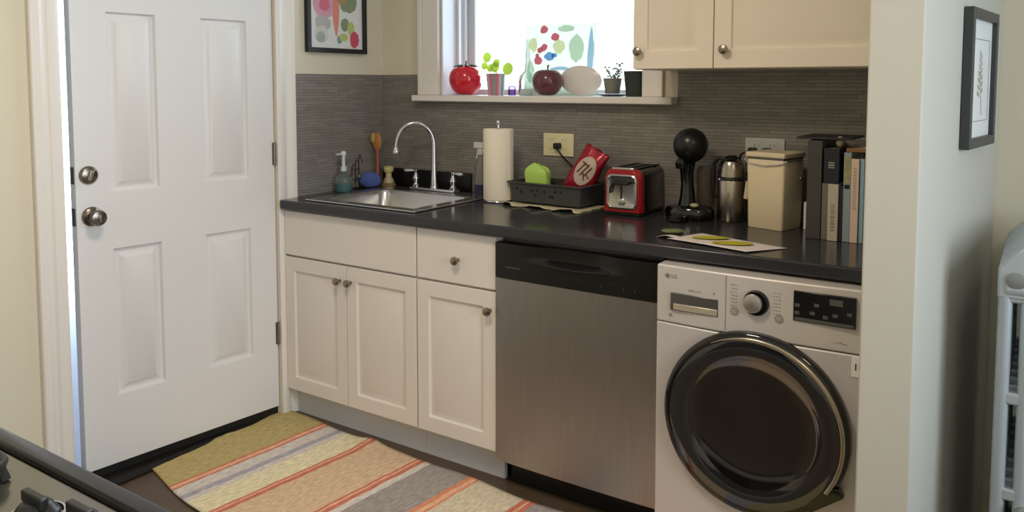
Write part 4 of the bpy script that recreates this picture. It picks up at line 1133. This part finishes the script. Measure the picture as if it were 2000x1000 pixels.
# dividing wall, right face: direction (0.123, 1) ; picture faces +x side
ang = math.atan2(1, .123)
t, mo = frame_pic('framed_picture', 'dark grey framed pale leaf sketch on the right side of the dividing wall', (2.4345, -.494, 1.217), ang, .325, .362, .026, .022, mat('slate_frame', (58, 62, 62), .4))
k = MB()
for (a, b_, c_, d_) in ((.055, .068, .270, .0695), (.055, .285, .270, .2865), (.055, .068, .0565, .2865), (.2685, .068, .270, .2865)): k.box(a, -.0108, b_, c_, -.0101, d_)
k.build('ruled_border', mat('grey_line', (130, 130, 126), .7), parent=mo)
k = MB()
rd = random.Random(3)
k.tube([(.19, -.0104, .085), (.18, -.0104, .12), (.165, -.0104, .16), (.16, -.0104, .20)], .0012, 6)
for i in range(13):
    zz = .14 + .009 * i; xx = .165 + (.028 if i % 2 else -.028) * (1 - i / 18)
    vs = [k.b.verts.new((.165, -.0106, zz - .008)), k.b.verts.new((xx, -.0106, zz - .004)), k.b.verts.new((xx * 1.0 + (xx - .165) * .35, -.0106, zz + .010)), k.b.verts.new((xx - (xx - .165) * .35, -.0106, zz + .006))]
    k.b.faces.new(vs)
k.build('leaf_drawing', mat('sketch_olive', (168, 168, 140), .8), parent=mo)

# ============================================================ RADIATOR
ra = thing('radiator', 'silver painted cast-iron column radiator by the dividing wall', 'radiator', (2.535, -.64, 0))
M_rad = mat('radiator_paint', (186, 194, 200), .35, .25)
def section(y):
    b = MB(); cols = 5; pitch = .046; z0, z1 = .10, .955
    xs = [.018 + pitch * i for i in range(cols)]
    for x in xs:
        b.tube([(x, y, z0 + .02), (x, y, z1 - .03)], .0155, 14)
    for (z, r) in ((.128, .026), (.408, .015), (.642, .015), (.905, .034)):
        b.tube([(xs[0] - .002, y, z), (xs[-1] + .002, y, z)], r * .62, 10)
        b.box(xs[0] - .012, y - .012, z - r, xs[-1] + .012, y + .012, z + r)
    # crown with sloping shoulders
    b.prism([(xs[0] - .017, .88), (xs[0] - .017, .955), (xs[0] + .030, 1.005), (xs[-1] - .030, 1.005), (xs[-1] + .017, .955), (xs[-1] + .017, .88)], 'y', y - .015, y + .015)
    for x in (xs[0], xs[-1]): b.tube([(x, y, .001), (x, y, z0 + .03)], [.020, .016], 12)
    return b
for i in range(9):
    section(.018 + i * .062).build('section', M_rad, parent=ra, bevel=.006)
fm = MB()
fm.lathe([(0, 0), (.020, 0), (.020, .003), (.012, .005), (0, .005)], M=Matrix.Translation((.038, .0015, .925)) @ Matrix.Rotation(PI / 2, 4, 'X'))
fm.build('vent_plug', mat('plug_silver', (150, 154, 158), .35, .5), parent=ra, smooth=True)
fm = MB()
fm.lathe([(0, 0), (.026, 0), (.026, .008), (.018, .012), (0, .012)], M=Matrix.Translation((.075, .0015, .365)) @ Matrix.Rotation(PI / 2, 4, 'X'))
fm.build('end_plug', mat('plug_silver', (150, 154, 158), .35, .5), parent=ra, smooth=True)

# ============================================================ RANGE (foreground corner)
rg = thing('gas_range', 'gas range with a black edged steel cooktop in the near left corner', 'stove', (1.165, -2.334, 0))
RW, RD_ = .765, .66
MB().box(.003, -RD_, .03, RW - .003, -.03, .895).build('body', mat('range_white', (196, 192, 184), .4), parent=rg, bevel=.003)
MB().box(.02, -.029, .15, RW - .02, -.006, .80).build('oven_door', M_blackgloss, parent=rg, bevel=.004)
MB().tube([(.08, -.005, .76), (.08, .03, .76), (RW - .08, .03, .76), (RW - .08, -.005, .76)], .010, 12).build('oven_handle', M_steel, parent=rg, smooth=True)
for (x, y) in ((.05, -.08), (RW - .05, -.08), (.05, -RD_ + .06), (RW - .05, -RD_ + .06)): MB().cyl((x, y, .0005), (x, y, .0295), .018).build('foot', M_black, parent=rg)
ed = MB(); rd_ = [(0, .898), (0, .924), (-.004, .929), (-.009, .931), (-.027, .931), (-.029, .927), (-.029, .898)]
ed.prism(rd_, 'x', 0, RW); ed.build('front_edge', mat('range_black_trim', (18, 17, 18), .3), parent=rg, bevel=.003, seg=3)
tp = MB().box(.0, -RD_, .8955, RW, -.030, .9245)
tpo = tp.build('cooktop', mat('cooktop_steel', (138, 136, 126), .18, .85, bump=.03, bscale=150), parent=rg, bevel=.002)
M_iron = mat('cast_iron', (36, 37, 38), .45)
def grate(cx, cy, w, h, zt=.9248):
    b = MB(); P = rr_ring(cx - w, cy - h, cx + w, cy + h, .03, zt + .020, 4)
    b.tube(P, .0055, 8, closed=True)
    for a in range(4):
        an = a * PI / 2 + PI / 4; dx, dy = math.cos(an), math.sin(an)
        b.tube([(cx + dx * w * 1.30, cy + dy * h * 1.30, zt + .001), (cx + dx * w * 1.22, cy + dy * h * 1.22, zt + .022), (cx + dx * .03, cy + dy * .03, zt + .026)], [.006, .006, .004], 8)
    return b
def burner(cx, cy):
    bb = MB().lathe([(0, .0005), (.052, .0005), (.050, .006), (.036, .008), (.036, .014), (.030, .018), (0, .019)], c=(cx, cy, .9248), seg=36)
    return bb
def bowl(cx, cy): return MB().lathe([(.075, .0004), (.082, .0006), (.082, .0035), (.076, .0045), (.070, .002), (.055, .0006)], c=(cx, cy, .9248), seg=48)
grate(.385, -.135, .09, .075).build('grate', M_iron, parent=rg, smooth=True)
for (cx, cy) in ((.385, -.135), (.385, -.46), (.15, -.46), (.62, -.46)):
    if (cx, cy) != (.385, -.135): grate(cx, cy, .09, .09).build('grate', M_iron, parent=rg, smooth=True)
    burner(cx, cy).build('burner', M_iron, parent=rg, smooth=True)
# front knobs set in the cooktop near the edge
def rknob(cx, cy):
    b = MB().lathe([(0, 0), (.024, 0), (.0245, .004), (.021, .007), (.017, .013), (.013, .017), (0, .018)], c=(cx, cy, .9250), seg=28)
    b.prism([(cx - .021, cy - .0045), (cx + .021, cy - .0045), (cx + .021, cy + .0045), (cx - .021, cy + .0045)], 'z', .938, .951)
    return b
for (x, y) in ((.578, -.086), (.642, -.072)):
    o = rknob(x, y).build('control_knob', mat('knob_rubber', (40, 42, 42), .35), parent=rg, bevel=.003, seg=3)
    MB().lathe([(.027, 0), (.030, .0), (.029, .003), (.027, .003)], c=(x, y, .9250), seg=32).build('knob_ring', M_chrome, parent=o, smooth=True)

# ============================================================ RUG
rgm = MB()
def rugf(u, v):
    L_ = 2.3 * u
    fx, fy = -.020 + L_, -.600 - .040 * L_ + .006 * math.sin(L_ * 14) 
    nx, ny = -.075 + L_ * .99, -1.215 - .185 * min(L_, .6) - .05 * max(0, L_ - .6) + .008 * math.sin(L_ * 11 + 1)
    x = fx + (nx - fx) * v; y = fy + (ny - fy) * v
    if u == 0: pass
    x += (.010 * math.sin(v * 26) + .008 * math.sin(v * 55 + 1)) * max(0, 1 - u * 14)
    z = .0065 + .002 * math.sin(L_ * 9 + v * 3) + .003 * math.exp(-(L_ / .05) ** 2) * (1 + math.sin(v * 15))
    if L_ > .40: z += .012 * math.exp(-((L_ - .52) / .05) ** 2) * max(0, 1 - v * 7)
    return Vector((max(x, -.080), y, z))
NU, NV = 150, 46
rgm.grid(rugf, NU, NV)
uvl = rgm.b.loops.layers.uv.new('UVMap')
for k_, f in enumerate(rgm.b.faces):
    i = k_ // NV; j = k_ % NV
    for lp, (a, b_) in zip(f.loops, ((i, j), (i + 1, j), (i + 1, j + 1), (i, j + 1))):
        lp[uvl].uv = (2.3 * a / NU, b_ / NV)
ro = rgm.build('runner_rug', M_rug, smooth=True, solid=.006)
tag(ro, 'striped woven rag runner rug on the dark floor in front of the cabinets', 'rug')

# ceiling lamps (above the photo's frame)
for (x, y, nm) in ((1.45, -1.75, 'flush round white ceiling lamp over the kitchen floor'), (3.3, -2.2, 'flush round white ceiling lamp in the room on the right')):
    t = thing('ceiling_lamp', nm, 'lamp', (x, y, ZC - .0005))
    MB().lathe([(0, 0), (.17, 0), (.17, -.03), (.15, -.035), (0, -.035)]).build('lamp_base', M_white, parent=t, smooth=True)
    g_ = mat('lamp_glass_' + nm[-5:].strip(), (255, 236, 200), .4)
    bs_ = g_.node_tree.nodes['Principled BSDF']; bs_.inputs['Emission Color'].default_value = (1, .82, .58, 1); bs_.inputs['Emission Strength'].default_value = 3
    MB().lathe([(.16, -.036), (.155, -.06), (.12, -.085), (.06, -.098), (0, -.10)]).build('lamp_shade', g_, parent=t, smooth=True)
